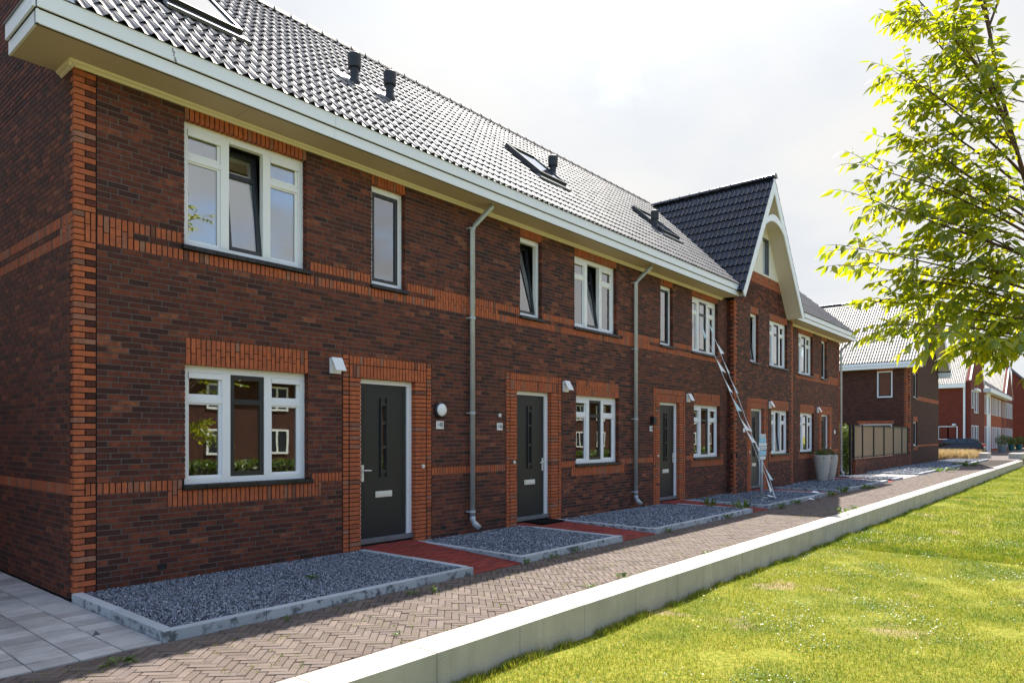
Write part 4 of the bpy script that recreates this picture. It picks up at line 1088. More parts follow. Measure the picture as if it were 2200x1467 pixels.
# taller fringe at the foot of the wall
xf = 1.2 + 50 * rng.uniform(0, 1, 22000) ** 2; yf = -4.125 - np.abs(rng.normal(0, .05, len(xf)))
km = np.sin(xf * 3.7) + np.sin(xf * 9.1 + 1) + rng.normal(0, .6, len(xf)) > -.1; xf, yf = xf[km], yf[km]
P3 = np.stack([xf, yf, lawn_z(xf, yf)], 1)
gob = bpy.data.objects.new('grass', blades('grass', P3, rng.uniform(.02, .085, len(P3)), rng.uniform(.003, .007, len(P3)), 'blade', .7)); put(gob); tag(gob, 'taller green grass fringe along the foot of the concrete wall', 'grass', kind='stuff')
# clover leaves: little tilted discs in patches, white flower heads
Pc = lawn_pts(60000, .8, 14, -8.2, -4.2, 1.3); Pc = Pc[tuftmask(Pc, .8, .55)]
nC = len(Pc); r_ = rng.uniform(.005, .010, nC)
ang = np.arange(5) * 2 * np.pi / 5
tilt_ = rng.normal(0, .35, (nC, 2))
V = np.stack([np.stack([Pc[:, 0] + r_ * np.cos(t), Pc[:, 1] + r_ * np.sin(t), Pc[:, 2] + .03 + r_ * (np.cos(t) * tilt_[:, 0] + np.sin(t) * tilt_[:, 1]) + 0 * r_], 1) for t in ang], 1)
V[:, :, 2] += rng.uniform(-.012, .012, (nC, 1))
o = bpy.data.objects.new('clover', np_mesh('clover', V.reshape(-1, 3), np.arange(nC * 5).reshape(-1, 5), 'clover')); put(o); tag(o, 'patches of green clover leaves in the lawn', 'clover', kind='stuff')
Pf = lawn_pts(1000, 1, 26, -8.0, -4.3, 1.3); Pf = Pf[tuftmask(Pf, .8, .5)]
base = np.array([(1, 0, 0), (-1, 0, 0), (0, 1, 0), (0, -1, 0), (0, 0, 1), (0, 0, -1)], float); F8 = np.array([(0, 2, 4), (2, 1, 4), (1, 3, 4), (3, 0, 4), (2, 0, 5), (1, 2, 5), (3, 1, 5), (0, 3, 5)])
V = Pf[:, None] + np.array([0, 0, .05]) + base[None] * rng.uniform(.005, .009, (len(Pf), 1, 1))
o = bpy.data.objects.new('clover_flowers', np_mesh('clover_flowers', V.reshape(-1, 3), (F8[None] + (np.arange(len(Pf)) * 6)[:, None, None]).reshape(-1, 3), 'flagwhite', True)); put(o); tag(o, 'scattered white clover flower heads in the lawn', 'flowers', kind='stuff')

# weeds in the paving
def weed(x, y, z, r, h, label, n=26, mat='weed', group='weeds in the paving'):
    P = np.stack([x + rng.normal(0, r * .25, n), y + rng.normal(0, r * .25, n), np.full(n, z)], 1)
    th = np.arctan2(P[:, 1] - y, P[:, 0] - x) + rng.normal(0, .5, n); d = np.stack([np.cos(th), np.sin(th), np.zeros(n)], 1)
    L_ = rng.uniform(.5, 1, n) * r; hh = rng.uniform(.3, 1, n) * h; e = np.stack([-np.sin(th), np.cos(th), np.zeros(n)], 1) * (rng.uniform(.06, .12, n) * max(r, h * .5))[:, None]
    m_ = P + d * (L_ * .5)[:, None]; m_[:, 2] += hh; t_ = P + d * L_[:, None]; t_[:, 2] += hh * .8
    V = np.stack([P, m_ - e, t_, m_ + e], 1) - np.array([x, y, z])
    o = bpy.data.objects.new('weed', np_mesh('weed', V.reshape(-1, 3), np.arange(n * 4).reshape(-1, 4), mat)); put(o, None, (x, y, z)); tag(o, label, 'weed', group)
for args in ((2.05, -1.15, .065, .09, .05, 'low green weed growing alone in the nearest gravel bed'),
             (2.62, -2.55, .0, .05, .10, 'upright weed at the kerb near the middle of the first gravel bed'), (2.42, -2.42, 0, .06, .05, 'spreading weed left of the upright one by the first kerb'),
             (.98, -2.36, 0, .04, .07, 'small weed at the first kerb near its left end'), (-.47, -2.42, 0, .12, .035, 'flat pale weed on the dark paving by the driveway'),
             (1.33, -3.45, 0, .05, .035, 'yellow green tuft on the herringbone nearest the concrete edge'), (4.55, -2.25, .0, .06, .09, 'leafy weed at the left corner of the second gravel bed'),
             (5.2, -2.22, 0, .09, .06, 'grass tuft at the kerb of the second gravel bed'), (5.75, -2.2, 0, .07, .09, 'taller grass tuft at the second kerb, right one of two'),
             (3.95, -3.66, 0, .08, .05, 'mossy tuft on the concrete joint, left of a pair'), (4.6, -3.68, 0, .09, .07, 'bright tuft on the concrete joint, right of a pair'),
             (6.9, -3.7, 0, .09, .04, 'small tuft at the path edge past the second bed'), (8.6, -2.2, 0, .12, .07, 'weed at the left kerb corner of the third bed'),
             (11.2, -2.2, 0, .16, .10, 'weed before the third kerb, near its right half'), (12.75, -1.9, .03, .3, .24, 'tall seedy weed clump at the right corner of the third bed'), (12.5, -1.2, .07, .22, .22, 'wispy weed by the red path of the third house'),
             (13.9, -2.3, 0, .2, .12, 'weed at the left kerb of the signpost bed'), (15.2, -2.25, 0, .2, .11, 'weed at the kerb behind the signpost'), (18.0, -2.3, 0, .22, .16, 'weed beside the fallen white pennants'),
             (19.6, -2.2, .0, .25, .2, 'weed at the left corner of the pot bed'), (22.0, -2.25, 0, .4, .13, 'long weed patch at the kerb of the pot bed'), (13.5, -3.75, .03, .22, .12, 'bushy tuft on the concrete wall where the shadow ends'), (14.6, -3.75, .03, .14, .08, 'lesser tuft on the concrete wall past the shadow'),
             (36, -2.3, 0, .6, .2, 'weeds at the far kerb beside the garden wall'), (44, -2.3, 0, .9, .28, 'dark weeds at the far kerb before the detached house')):
    weed(*args)
xs = np.concatenate([rng.uniform(-1, 14, 900), rng.uniform(-1, 8, 500)]); ys = rng.uniform(-3.7, -2.2, 1400)
Pm = np.stack([xs, ys, np.full(1400, -.004)], 1); keepm = np.sin(xs * 5.1) + np.sin(ys * 9 + xs * 2) + rng.normal(0, .5, 1400) > .55; Pm = Pm[keepm]
Pm = np.repeat(Pm, 7, 0) + np.concatenate([rng.normal(0, .012, (len(Pm) * 7, 2)), np.zeros((len(Pm) * 7, 1))], 1)
o = bpy.data.objects.new('moss', blades('moss', Pm, rng.uniform(.010, .026, len(Pm)), rng.uniform(.004, .008, len(Pm)), 'blade', 1.2, False)); put(o); tag(o, 'sparse moss and seedlings in the paving joints', 'moss', kind='stuff')

# ================================================================== beyond the row
# garden wall with trellis panels, hedge behind it
GW = thing('garden_wall', (35.6, .1, 0), 'low brown brick garden wall carrying the trellis, beyond the row end', 'wall')
F = Facade('f', 0.0, 29.92, 41.28); F.fill(10); Wg = MB().box(29.92, 41.28, .009, .21, 0, .632).build('wall', 'mortar', GW); boxes('brick', 'brick', F.r['brick'], Wg, 0)
n_ = 54
for k in range(n_): MB().box(29.9 + k * .2107 + .003, 29.9 + (k + 1) * .2107 - .003, -.012, .222, .635, .69).build('coping_brick', 'brick', GW)
MB().box(29.90, 29.92, .0, .21, 0, .63).build('wall_end', 'brick', GW)
TX = [29.99, 31.41, 33.45, 35.52, 37.58, 39.60, 41.05]
TF_ = thing('trellis_fence', (35.6, .1, .69), 'dark framed trellis panels of pale slats standing on the low garden wall', 'fence')
for x_ in TX + [29.45]:
    MB().box(x_ - .045, x_ + .045, .05, .14, .70 if x_ > 29.6 else 0, 2.20).build('post', 'black', TF_)
for a_, b_ in zip(TX, TX[1:]):
    m = MB().box(a_ + .046, b_ - .046, .07, .12, 2.11, 2.17).box(a_ + .046, b_ - .046, .07, .12, .72, .78)
    fr_ = m.build('panel_frame', 'black', TF_)
    m = MB(); y0 = a_ + .06
    nv_ = int((b_ - a_ - .12) / .085); 
    for k in range(nv_): m.box(y0 + k * .085 + .025, y0 + k * .085 + .06, .085, .095, .78, 2.11)
    for k in range(15): m.box(a_ + .046, b_ - .046, .0955, .106, .80 + k * .0885, .838 + k * .0885)
    m.build('lattice', 'slat', fr_)
def leafball(name, P, size, mat, up=.3):
    n = len(P); d = rng.normal(size=(n, 3)); d /= np.linalg.norm(d, axis=1)[:, None]
    e = np.cross(d, rng.normal(size=(n, 3))); e /= np.linalg.norm(e, axis=1)[:, None]; L_ = size * rng.uniform(.6, 1.3, n)[:, None]
    V = np.stack([P - d * L_ * .5, P + e * L_ * .28, P + d * L_ * .5, P - e * L_ * .28], 1)
    return np_mesh(name, V.reshape(-1, 3), np.arange(n * 4).reshape(-1, 4), mat)
def hedge(x0, x1, y0, y1, z1, n, size, label, z0=0, group=None):
    H_ = thing('hedge', ((x0 + x1) / 2, (y0 + y1) / 2, z0), label, 'hedge', group)
    f_ = rng.integers(0, 5, n); P = rng.uniform(0, 1, (n, 3)); d = np.abs(rng.normal(0, .12, n))
    P = P * np.array([x1 - x0, y1 - y0, z1 - z0]) + np.array([x0, y0, z0])
    P[f_ == 0, 0] = x0 + d[f_ == 0]; P[f_ == 1, 0] = x1 - d[f_ == 1]; P[f_ == 2, 1] = y0 + d[f_ == 2]; P[f_ == 3, 1] = y1 - d[f_ == 3]; P[f_ == 4, 2] = z1 - d[f_ == 4]
    P += rng.normal(0, .05, P.shape)
    o = bpy.data.objects.new('leaves', leafball('leaves', P - np.array(WL[H_]), size, 'hedge')); put(o, H_, WL[H_]); o['kind'] = 'stuff'
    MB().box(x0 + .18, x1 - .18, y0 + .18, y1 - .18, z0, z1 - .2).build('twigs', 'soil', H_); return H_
hedge(28.7, 30.6, .35, 5.5, 2.1, 9000, .12, 'tall sunlit garden hedge between the row end and the trellis')

# detached house with its eaves to the row
HF = thing('detached_house', (41.3, 0, 0), 'detached brown brick house with steep tiled roof behind the trellis', 'house')
Ff = Facade('f', 0.0, 41.3, 50.4)
for a_, b_, i0, i1 in ((42.3, 43.35, 62, 85), (42.3, 43.35, 18, 40)):
    Ff.opening(a_, b_, i0, i1)
Ff.core(HF, 5.6, mats=('wallbrown', 'wallbrown'))
for a_, b_, i0, i1 in ((42.3, 43.35, 62, 85), (42.3, 43.35, 18, 40)): window1(HF, a_, b_, zc_(i0), zc_(i1), 0); MB().box(a_ - .05, b_ + .08, -.05, .09, zc_(i0) - .07, zc_(i0) - .005).build('window_sill', 'sill', HF)
Fs = Facade('s', 41.3, .145, 10); Fs.opening(.88, 1.67, 62, 86); Fs.opening(.90, 2.58, 2, 38); Fs.core(HF, 5.6, name='side_wall', mats=('wallbrown', 'wallbrown'))
def side_window(H, X, y0, y1, z0, z1, dark=True, mull=None):
    m = MB(); f = .07; X = X + .05
    m.box(X, X + .08, y0 - .005, y0 + f, z0, z1).box(X, X + .08, y1 - f, y1 + .005, z0, z1).box(X, X + .08, y0 + f, y1 - f, z0, z0 + f).box(X, X + .08, y0 + f, y1 - f, z1 - f, z1)
    W = m.build('window', 'white', H)
    ed = [y0 + f] + ([mull] if mull else []) + [y1 - f]
    for p, q in zip(ed, ed[1:]):
        mm = MB(); t = .06
        mm.box(X + .01, X + .06, p, p + t, z0 + f, z1 - f).box(X + .01, X + .06, q - t, q, z0 + f, z1 - f).box(X + .01, X + .06, p + t, q - t, z0 + f, z0 + f + t).box(X + .01, X + .06, p + t, q - t, z1 - f - t, z1 - f)
        mm.box(X + .03, X + .04, p + t, q - t, z0 + f + t, z1 - f - t, 1); mm.build('window_frame', ['charcoal' if dark else 'white', 'glass'], W)
    return W
side_window(HF, 41.3, .88, 1.67, zc_(62), zc_(86)); side_window(HF, 41.3, .90, 2.58, zc_(2), zc_(38), mull=1.6)
Gf = Facade('f', 0.0, 41.3, 50.4); Gs = Facade('s', 41.3, 0, 10)
Gf.soldiers(42.25, 43.4, 85, 88); Gf.soldiers(42.25, 43.4, 40, 45); Gf.soldiers(43.0, 50.3, 60, 62); Gf.soldiers(41.5, 50.3, 62, 64) if False else Gf.soldiers(43.45, 50.3, 62, 64); Gf.soldiers(42.2, 43.4, 14, 17); Gf.soldiers(43.45, 50.3, 17, 19)
Gs.soldiers(.85, 1.7, 86, 88); Gs.soldiers(.8, 2.7, 38, 41)
for i in range(88):
    z0, z1 = zc_(i) + .005, zc_(i + 1) - .006
    Gf.rec('quoin_brick', 41.3, 41.5 if i % 2 == 0 else 41.4, z0, z1); 
    Gs.rec('quoin_brick', .09, .30 if i % 2 else .20, z0, z1)
for q_ in (Gf, Gs):
    for kd, rc in q_.r.items(): boxes(kd, 'orange', [(r[0] - (.004 if q_ is Gs else 0), r[1] - (.004 if q_ is Gf else 0), *r[2:]) for r in rc], HF, 0)
FRX, FRZ = 45.9, 10.25; FE, FEZ = 40.82, 5.86; FP = (FRZ - FEZ) / (FRX - FE); F2 = 2 * FRX - FE
MB().prism([(41.3, 5.601), (50.4, 5.601), (FRX + .1, FRZ - .2), (FRX - .1, FRZ - .2)], 'y', .0, .2).build('gable_wall', 'wallbrown', HF)
MB().box(44.55, 44.95, -.03, .0, 6.7, 7.75).build('gable_window', 'black', HF)
MB().box(50.2, 50.4, .145, 10, 0, 5.6).box(41.45, 50.2, 9.86, 10, 0, 5.6).build('back_wall', 'wallbrown', HF)
m = MB(); y0, y1 = -.62, 10.3
m.add([(FE, y0, FEZ), (FE, y1, FEZ), (FRX, y1, FRZ), (FRX, y0, FRZ)], [(0, 3, 2, 1)]); m.add([(F2, y0, FEZ), (F2, y1, FEZ), (FRX, y1, FRZ), (FRX, y0, FRZ)], [(0, 1, 2, 3)])
RF = m.build('roof', 'black', HF)
tiled(RF, 'tile', (FE - .02, y0 + 37 * TW, FEZ + .0), (0, -1, 0), (1, 0, FP), 37, 20, lambda p: p.z < FRZ - .05, 300)
tiled(RF, 'tile', (F2 + .02, y0, FEZ), (0, 1, 0), (-1, 0, FP), 37, 20, lambda p: p.z < FRZ - .05, 0)
ridge(RF, (FRX, y0, FRZ + .05), (FRX, y1, FRZ + .05), 'tiledark')
for s_, xa in ((1, FE), (-1, F2)):
    a_, b_ = sorted((xa - s_ * .02, xa + s_ * .48))
    MB().box(a_, b_, y0 - .02, y1, 5.50, 5.655).box(*sorted((xa - s_ * .05, xa + s_ * .48)), y0 - .04, y1, 5.665, 5.83).build('gutter', 'gutterpaint', HF)
    m = MB(); P_ = [(xa + s_ * .3, FEZ + .12), (FRX, FRZ - .03), (FRX, FRZ - .30), (xa + s_ * .6, FEZ + .10)]
    m.prism(P_, 'y', y0 + .0, y0 + .03); m.build('bargeboard', 'gutterpaint', HF)
    m = MB(); m.add([(xa + s_ * .4, y0 + .03, FEZ + .05), (FRX, y0 + .03, FRZ - .28), (FRX, .01, FRZ - .28), (xa + s_ * .4, .01, FEZ + .05)], [(0, 1, 2, 3)]); m.build('gable_soffit', 'gablesoffit', HF)
interior(HF, 41.6, 50.1, 0)

# red brick terrace further down the street
def tall_window(H, x0, x1, z0, z1, Y, mat='white'):
    f = .09; W = MB().box(x0, x0 + f, Y - .05, Y + .02, z0, z1).box(x1 - f, x1, Y - .05, Y + .02, z0, z1).box(x0 + f, x1 - f, Y - .05, Y + .02, z0, z0 + f).box(x0 + f, x1 - f, Y - .05, Y + .02, z1 - f, z1).build('window', mat, H)
    MB().box(x0 + f, x1 - f, Y - .02, Y - .01, z0 + f, z1 - f).build('pane', 'skyglass', W); return W
def gable_unit(label, x0, x1, Y, depth, ze, zr, wmat, group):
    H_ = thing('red_house', (x0, Y, 0), label, 'house', group); xm = (x0 + x1) / 2
    MB().box(x0, x1, Y, Y + depth, 0, ze).build('wall', wmat, H_)
    MB().prism([(x0, ze), (x1, ze), (x1, ze + .3), (xm + .25, zr + .75), (xm + .25, zr + 1.15), (xm - .25, zr + 1.15), (xm - .25, zr + .75), (x0, ze + .3)], 'y', Y, Y + .35).build('parapet_gable', wmat, H_)
    for s_ in (-1, 1):
        xa = x0 if s_ < 0 else x1
        MB().prism([(xa, ze + .3), (xm + s_ * .25, zr + .75), (xm + s_ * .25, zr + .85), (xa + s_ * .08, ze + .36)], 'y', Y - .04, Y + .10).build('parapet_coping', 'gutterpaint', H_)
    sl = (zr - ze) / (xm - x0)
    Rr = MB().add([(x0 - .3, Y + .36, ze), (x0 - .3, Y + depth, ze), (xm, Y + depth, zr), (xm, Y + .36, zr)], [(0, 3, 2, 1)]).add([(x1 + .3, Y + .36, ze), (x1 + .3, Y + depth, ze), (xm, Y + depth, zr), (xm, Y + .36, zr)], [(0, 1, 2, 3)]).build('roof', 'black', H_)
    tiled(Rr, 'tile', (x0 - .32, Y + .4 + int(depth / TW) * TW, ze + .03), (0, -1, 0), (1, 0, sl), int(depth / TW), int((xm - x0) * math.hypot(1, sl) / TE) + 1, lambda p: p.z < zr, 0)
    ridge(Rr, (xm, Y + .4, zr + .04), (xm, Y + depth, zr + .04), 'tiledark')
    MB().box(x0 - .42, x0 - .002, Y + .4, Y + depth, ze - .35, ze + .02).build('gutter', 'gutterpaint', H_); return H_
gr_ = 'red brick houses further along the street'
G1 = gable_unit('dark red gabled house behind the parked car', 74, 84, 1.0, 10, 6.55, 10.5, 'wallred', gr_)
side_w = side_window(G1, 73.94, 2.04, 3.6, 1.36, 2.62, dark=False, mull=2.8)
MB().tube([(73.93, 1.5, 0), (73.93, 1.5, 6.3)], .09, 8).build('downpipe', 'gutterpaint', G1)
MB().prism([(73.9, 2.85), (73.75, 2.78), (73.75, 2.70), (74, 2.70), (74, 2.85)], 'y', 2.15, 2.45).build('wall_lamp', 'white', G1)
for a_, b_ in ((74.5, 75.6), (76.3, 77.6), (78.0, 79.0)):
    tall_window(G1, a_, b_, 3.9 if a_ > 76 else 4.3, 6.0, 1.0); tall_window(G1, a_, b_, .4, 2.7, 1.0)
MB().box(76.2, 79.2, .75, 1.0, 6.0, 6.25).build('awning_box', 'white', G1)
G2 = thing('red_house', (84, 1, 0), 'long orange red house with one white painted bay between two gables', 'house', gr_)
MB().box(84.001, 86, 1.0, 9, 0, 6.2).box(89.3, 105.999, 1.0, 9, 0, 6.2).build('wall', 'wallorange', G2); MB().box(86, 89.3, .95, 9, 0, 6.2).build('white_bay', 'gutterpaint', G2)
MB().box(101.4, 104, .985, 1.0, 0, 6.2).build('dark_bay', 'wallred', G2)
MB().box(83.3, 106.3, .35, 1.0, 6.2, 6.62).build('gutter', 'gutterpaint', G2)
Rr = MB().add([(84, .4, 6.6), (106, .4, 6.6), (106, 5, 10.2), (84, 5, 10.2)], [(0, 1, 2, 3)]).build('roof', 'black', G2)
tiled(Rr, 'tile', (84, .38, 6.63), (1, 0, 0), (0, 4.6, 3.6), 75, 18, lambda p: p.z < 10.2, 0)
for x_ in (84.4, 87.0, 90.6, 92.4, 94.2, 95.6, 97.8, 99.2, 102, 104.6):
    tall_window(G2, x_, x_ + (1.1 if x_ < 90 else .75), 4.0, 6.0, .95 if x_ == 87.0 else 1.0); tall_window(G2, x_, x_ + (1.3 if x_ in (84.4, 95.6) else .8), .3, 2.7, .95 if x_ == 87.0 else 1.0)
G3 = gable_unit('second red gabled house at the far end of the orange row', 106, 116, 1.0, 10, 6.4, 10.0, 'wallred', gr_)
for a_ in (106.8, 108.8, 111, 113.2): tall_window(G3, a_, a_ + 1.2, 4.0, 6.0, 1.0); tall_window(G3, a_, a_ + 1.2, .3, 2.7, 1.0)
G4 = thing('red_house', (125, 1.7, 0), 'farthest red house, its roof edge sloping down to the right', 'house', gr_)
MB().prism([(-9, 0), (1.8, 0), (1.8, 11.6), (-.3, 9.0), (-9, 9.0)], 'x', 125, 140).build('wall', 'wallred', G4)
MB().prism([(1.9, 11.5), (1.9, 11.9), (-.5, 9.3), (-.5, 8.9)], 'x', 124.7, 140).build('roof', 'tiledark', G4); MB().box(124.4, 140, -4, -1, 7.6, 8).build('gutter', 'gutterpaint', G4)
tall_window(G4, 126, 128, 3, 5, -9.0)

# road beyond the wall, concrete blocks, tall grass, car
MB().box(56.6, 180, -3.73, 1.0, -.5, -.004).build('road', 'paver', kind='structure')
MB().box(180, 400, -60, 1.0, -.6, -.3).build('far_field', 'lawn', kind='structure')
for p_, lab in (((60.9, 63.4, -1.6, -.75), 'chunky pale concrete block beside the tall grass'), ((60.8, 63.6, -3.75, -2.9), 'chunky pale concrete block at the lawn corner past the wall end')):
    o = MB().box(*p_, -.05, .40).build('concrete_seat', 'concrete', org=((p_[0] + p_[1]) / 2, (p_[2] + p_[3]) / 2, 0), bevel=.05); tag(o, lab, 'block', 'concrete blocks at the end of the wall')
P_ = np.stack([rng.uniform(56.5, 62, 9000), rng.uniform(-.95, 4.5, 9000), np.zeros(9000)], 1); ct = np.round(P_[:, :2] / .55) * .55; P_[:, :2] = ct + (P_[:, :2] - ct) * .55 + rng.normal(0, .05, (9000, 2))
o = bpy.data.objects.new('ornamental_grass', blades('ornamental_grass', P_, rng.uniform(.4, .78, 9000), rng.uniform(.02, .045, 9000), 'tallgrass', .75)); put(o); tag(o, 'straw coloured tall ornamental grass before the dark parked car', 'grass', kind='stuff')
MB().box(56.3, 62.3, -1.05, 4.7, -.1, .02).build('planting_soil', 'soil', kind='structure')

CAR = thing('parked_car', (69, 1.65, 0), 'dark blue estate car parked nose in before the red gabled house', 'car')
prof = [(-.62, .42), (-.60, .75), (-.52, 1.0), (-.40, 1.08), (-.10, 1.40), (.15, 1.47), (1.2, 1.50), (1.95, 1.46), (2.75, 1.06), (3.55, .93), (3.85, .80), (3.92, .50), (3.85, .28), (-.50, .28)]
ins = lambda z: 0 if z < .95 else (z - .95) * .36
m = MB(); n_ = len(prof)
for X_, s_ in ((68.1, 1), (69.9, -1)): m.v += [(X_ + s_ * ins(z), y, z) for y, z in prof]
m.f += [tuple(range(n_)), tuple(range(2 * n_ - 1, n_ - 1, -1))] + [(i, n_ + i, n_ + (i + 1) % n_, (i + 1) % n_) for i in range(n_)]; m.mi += [0] * (n_ + 2)
m.build('body', 'carpaint', CAR, bevel=.035)
for X_, s_ in ((68.1, 1), (69.9, -1)):
    for poly in ([(-.05, 1.09), (.12, 1.38), (.52, 1.42), (.52, 1.06)], [(.60, 1.06), (.60, 1.42), (1.30, 1.43), (1.30, 1.04)], [(1.38, 1.04), (1.38, 1.43), (1.86, 1.39), (2.52, 1.06)]):
        m = MB(); m.add([(X_ + s_ * ins(z) - s_ * .006, y, z) for y, z in poly], [tuple(range(4)) if s_ < 0 else (3, 2, 1, 0)]); m.build('side_window', 'carglass', CAR)
m = MB(); m.add([(68.25, -.395, 1.10), (69.75, -.395, 1.10), (69.64, -.125, 1.385), (68.36, -.125, 1.385)], [(0, 1, 2, 3)]); m.build('rear_window', 'carglass', CAR)
for X_ in (68.12, 69.42): MB().box(X_, X_ + .46, -.635, -.50, .80, .98).build('tail_light', 'taillight', CAR, bevel=.02)
MB().box(68.7, 69.3, -.635, -.60, .70, .80).build('number_plate', 'signwhite', CAR)
for y_ in (.25, 3.0):
    for X_ in (68.08, 69.72):
        w_ = MB().tube([(X_, y_, .32), (X_ + .2, y_, .32)], .32, 20).build('wheel', 'tyre', CAR); MB().tube([(X_ - .006, y_, .32), (X_ + .206, y_, .32)], .20, 14).build('rim', 'steel', w_)
MB().box(67.93, 68.1, 2.15, 2.35, 1.0, 1.13).build('wing_mirror', 'carpaint', CAR, bevel=.02)
# pots and plants before the orange row
for k, (x_, y_, r_, lab, mt) in enumerate(((88, -.2, .45, 'big grey planter with a bushy shrub before the white bay', 'greypot'), (97, -.3, .35, 'teal pot before the orange row', 'green_pot'), (103, -.6, .4, 'teal pot nearest the far gable', 'green_pot'))):
    T = thing('planter', (x_, y_, 0), lab, 'planter', 'planters before the red houses'); MB().lathe([(r_ * .7, 0), (r_, .7), (r_ * .9, .7)], (x_, y_, 0), 12).build('pot', mt, T)
    nP = 500; P_ = rng.normal(0, 1, (nP, 3)); P_ = P_ / np.linalg.norm(P_, axis=1)[:, None] * rng.uniform(.4, 1, (nP, 1)) * np.array([r_ * 1.7, r_ * 1.7, r_ * 1.5]) + np.array([0, 0, .7 + r_ * 1.2])
    o = bpy.data.objects.new('shrub', leafball('shrub', P_, .16, 'hedge')); put(o, T, WL[T]); o['kind'] = 'stuff'

# two tall pots with flowers
for k, (x_, y_, lab) in enumerate(((23.72, -.42, 'nearer tall tapered stone pot with dark leaves and red flowers'), (24.52, -.45, 'farther tall tapered stone pot half hidden behind its twin'))):
    T = thing('flower_pot', (x_, y_, .06), lab, 'flower pot', 'tall pots at the last house')
    MB().lathe([(.15, 0), (.17, .05), (.22, .35), (.27, .70), (.29, .93), (.285, .95), (.255, .95), (.25, .88), (.02, .87)], (x_, y_, .06), 28).build('pot', 'pot', T, smooth=True)
    nP = 260; P_ = rng.normal(0, 1, (nP, 3)) * np.array([.13, .13, .07]) + np.array([0, 0, 1.0])
    o = bpy.data.objects.new('plant', leafball('plant', P_, .09, 'hedge')); put(o, T, WL[T]); o['kind'] = 'stuff'
    nP = 40; P_ = rng.normal(0, 1, (nP, 3)) * np.array([.12, .12, .05]) + np.array([0, 0, 1.03])
    o = bpy.data.objects.new('flowers', leafball('flowers', P_, .06, 'flower')); put(o, T, WL[T]); o['kind'] = 'stuff'

# signpost with small boards
SP_ = thing('signpost', (14.93, -1.5, 0), 'grey post with six small white and pale blue boards on the gravel', 'signpost')
MB().tube([(14.93, -1.5, 0), (14.93, -1.5, 1.74)], .038, 14).build('post', 'zinc', SP_, smooth=True)
MB().tube([(14.93, -1.5, .05), (14.93, -1.5, .10)], .055, 14).build('post_foot', 'zinc', SP_)
rz = math.atan2(-UF, UR) * .75
for k, (z0, z1, w_, mt) in enumerate(((1.655, 1.735, .17, 'signwhite'), (1.525, 1.645, .19, 'signblue'), (1.44, 1.515, .225, 'signwhite'), (1.345, 1.425, .215, 'signwhite'), (1.20, 1.325, .20, 'signblue'), (1.10, 1.18, .16, 'signwhite'))):
    b_ = MB().box(-w_ / 2, w_ / 2, -.055, -.042, -(z1 - z0) / 2, (z1 - z0) / 2)
    me = b_.mesh('sign_board', mt, bevel=.003); o = bpy.data.objects.new('sign_board', me); put(o, SP_, (14.93, -1.5, (z0 + z1) / 2)); o.rotation_euler = (0, random.uniform(-.03, .03), rz)
    if mt == 'signwhite' and k in (0, 3):
        for q in (-.055, 0, .055):
            mk = MB().box(q - .009, q + .009, -.057, -.0552, -.018, .018).mesh('board_mark', 'textblack'); oo = bpy.data.objects.new('board_mark', mk); put(oo, o, WL[o]); 

# pennant strings hanging from the upper window to the gravel
S1 = [(14.51, -.08, 4.58), (14.59, -.32, 3.93), (14.67, -.41, 3.7), (14.75, -.6, 3.17), (14.82, -.79, 2.66), (14.84, -.99, 2.14), (14.92, -1.11, 1.83), (15.0, -1.23, 1.52), (15.03, -1.37, 1.13), (15.08, -1.57, .63), (15.21, -1.75, .1)]
S2 = [(14.88, -.08, 4.73), (14.97, -.28, 4.17), (15.03, -.45, 3.68), (15.09, -.64, 3.15), (15.13, -.82, 2.67), (15.15, -1.0, 2.15), (15.18, -1.19, 1.63), (15.22, -1.35, 1.2), (15.24, -1.47, .89), (15.27, -1.57, .62), (15.21, -1.75, .1)]
for P_, fl, lab in ((S1, [(0, -.12, -.30), (2, .22, -.26), (3, .16, -.30), (4, .2, -.2), (5, .2, -.2), (6, .22, -.2), (8, -.14, -.25), (9, -.12, -.3)], 'left string of white and pale blue pennants sagging from the upper window'),
                    (S2, [(0, .07, -.15), (1, .14, -.12), (2, .07, -.26), (3, .1, -.26), (5, .08, -.26), (6, .1, -.25), (8, .14, -.22)], 'right, straighter string of pennants falling from the upper window')):
    T = thing('pennant_string', P_[-1], lab, 'bunting', 'pennant strings from the upper window')
    MB().tube(P_, .007, 6).build('string', 'flagwhite', T)
    for j, (i_, dx, dz) in enumerate(fl):
        a_ = Vector(P_[i_]); b_ = Vector(P_[i_ + 1]); b_ = a_ + (b_ - a_).normalized() * .34; c_ = a_.lerp(b_, .75) + Vector((dx * 1.25, -.05, dz * .45)); nrm = (b_ - a_).cross(c_ - a_).normalized() * .002
        m = MB().add([a_ + nrm, b_ + nrm, c_ + nrm, a_ - nrm, b_ - nrm, c_ - nrm], [(0, 1, 2), (5, 4, 3), (0, 3, 4, 1), (1, 4, 5, 2), (2, 5, 3, 0)]); m.build('pennant', 'flagblue' if j % 3 == 0 else 'flagwhite', T)
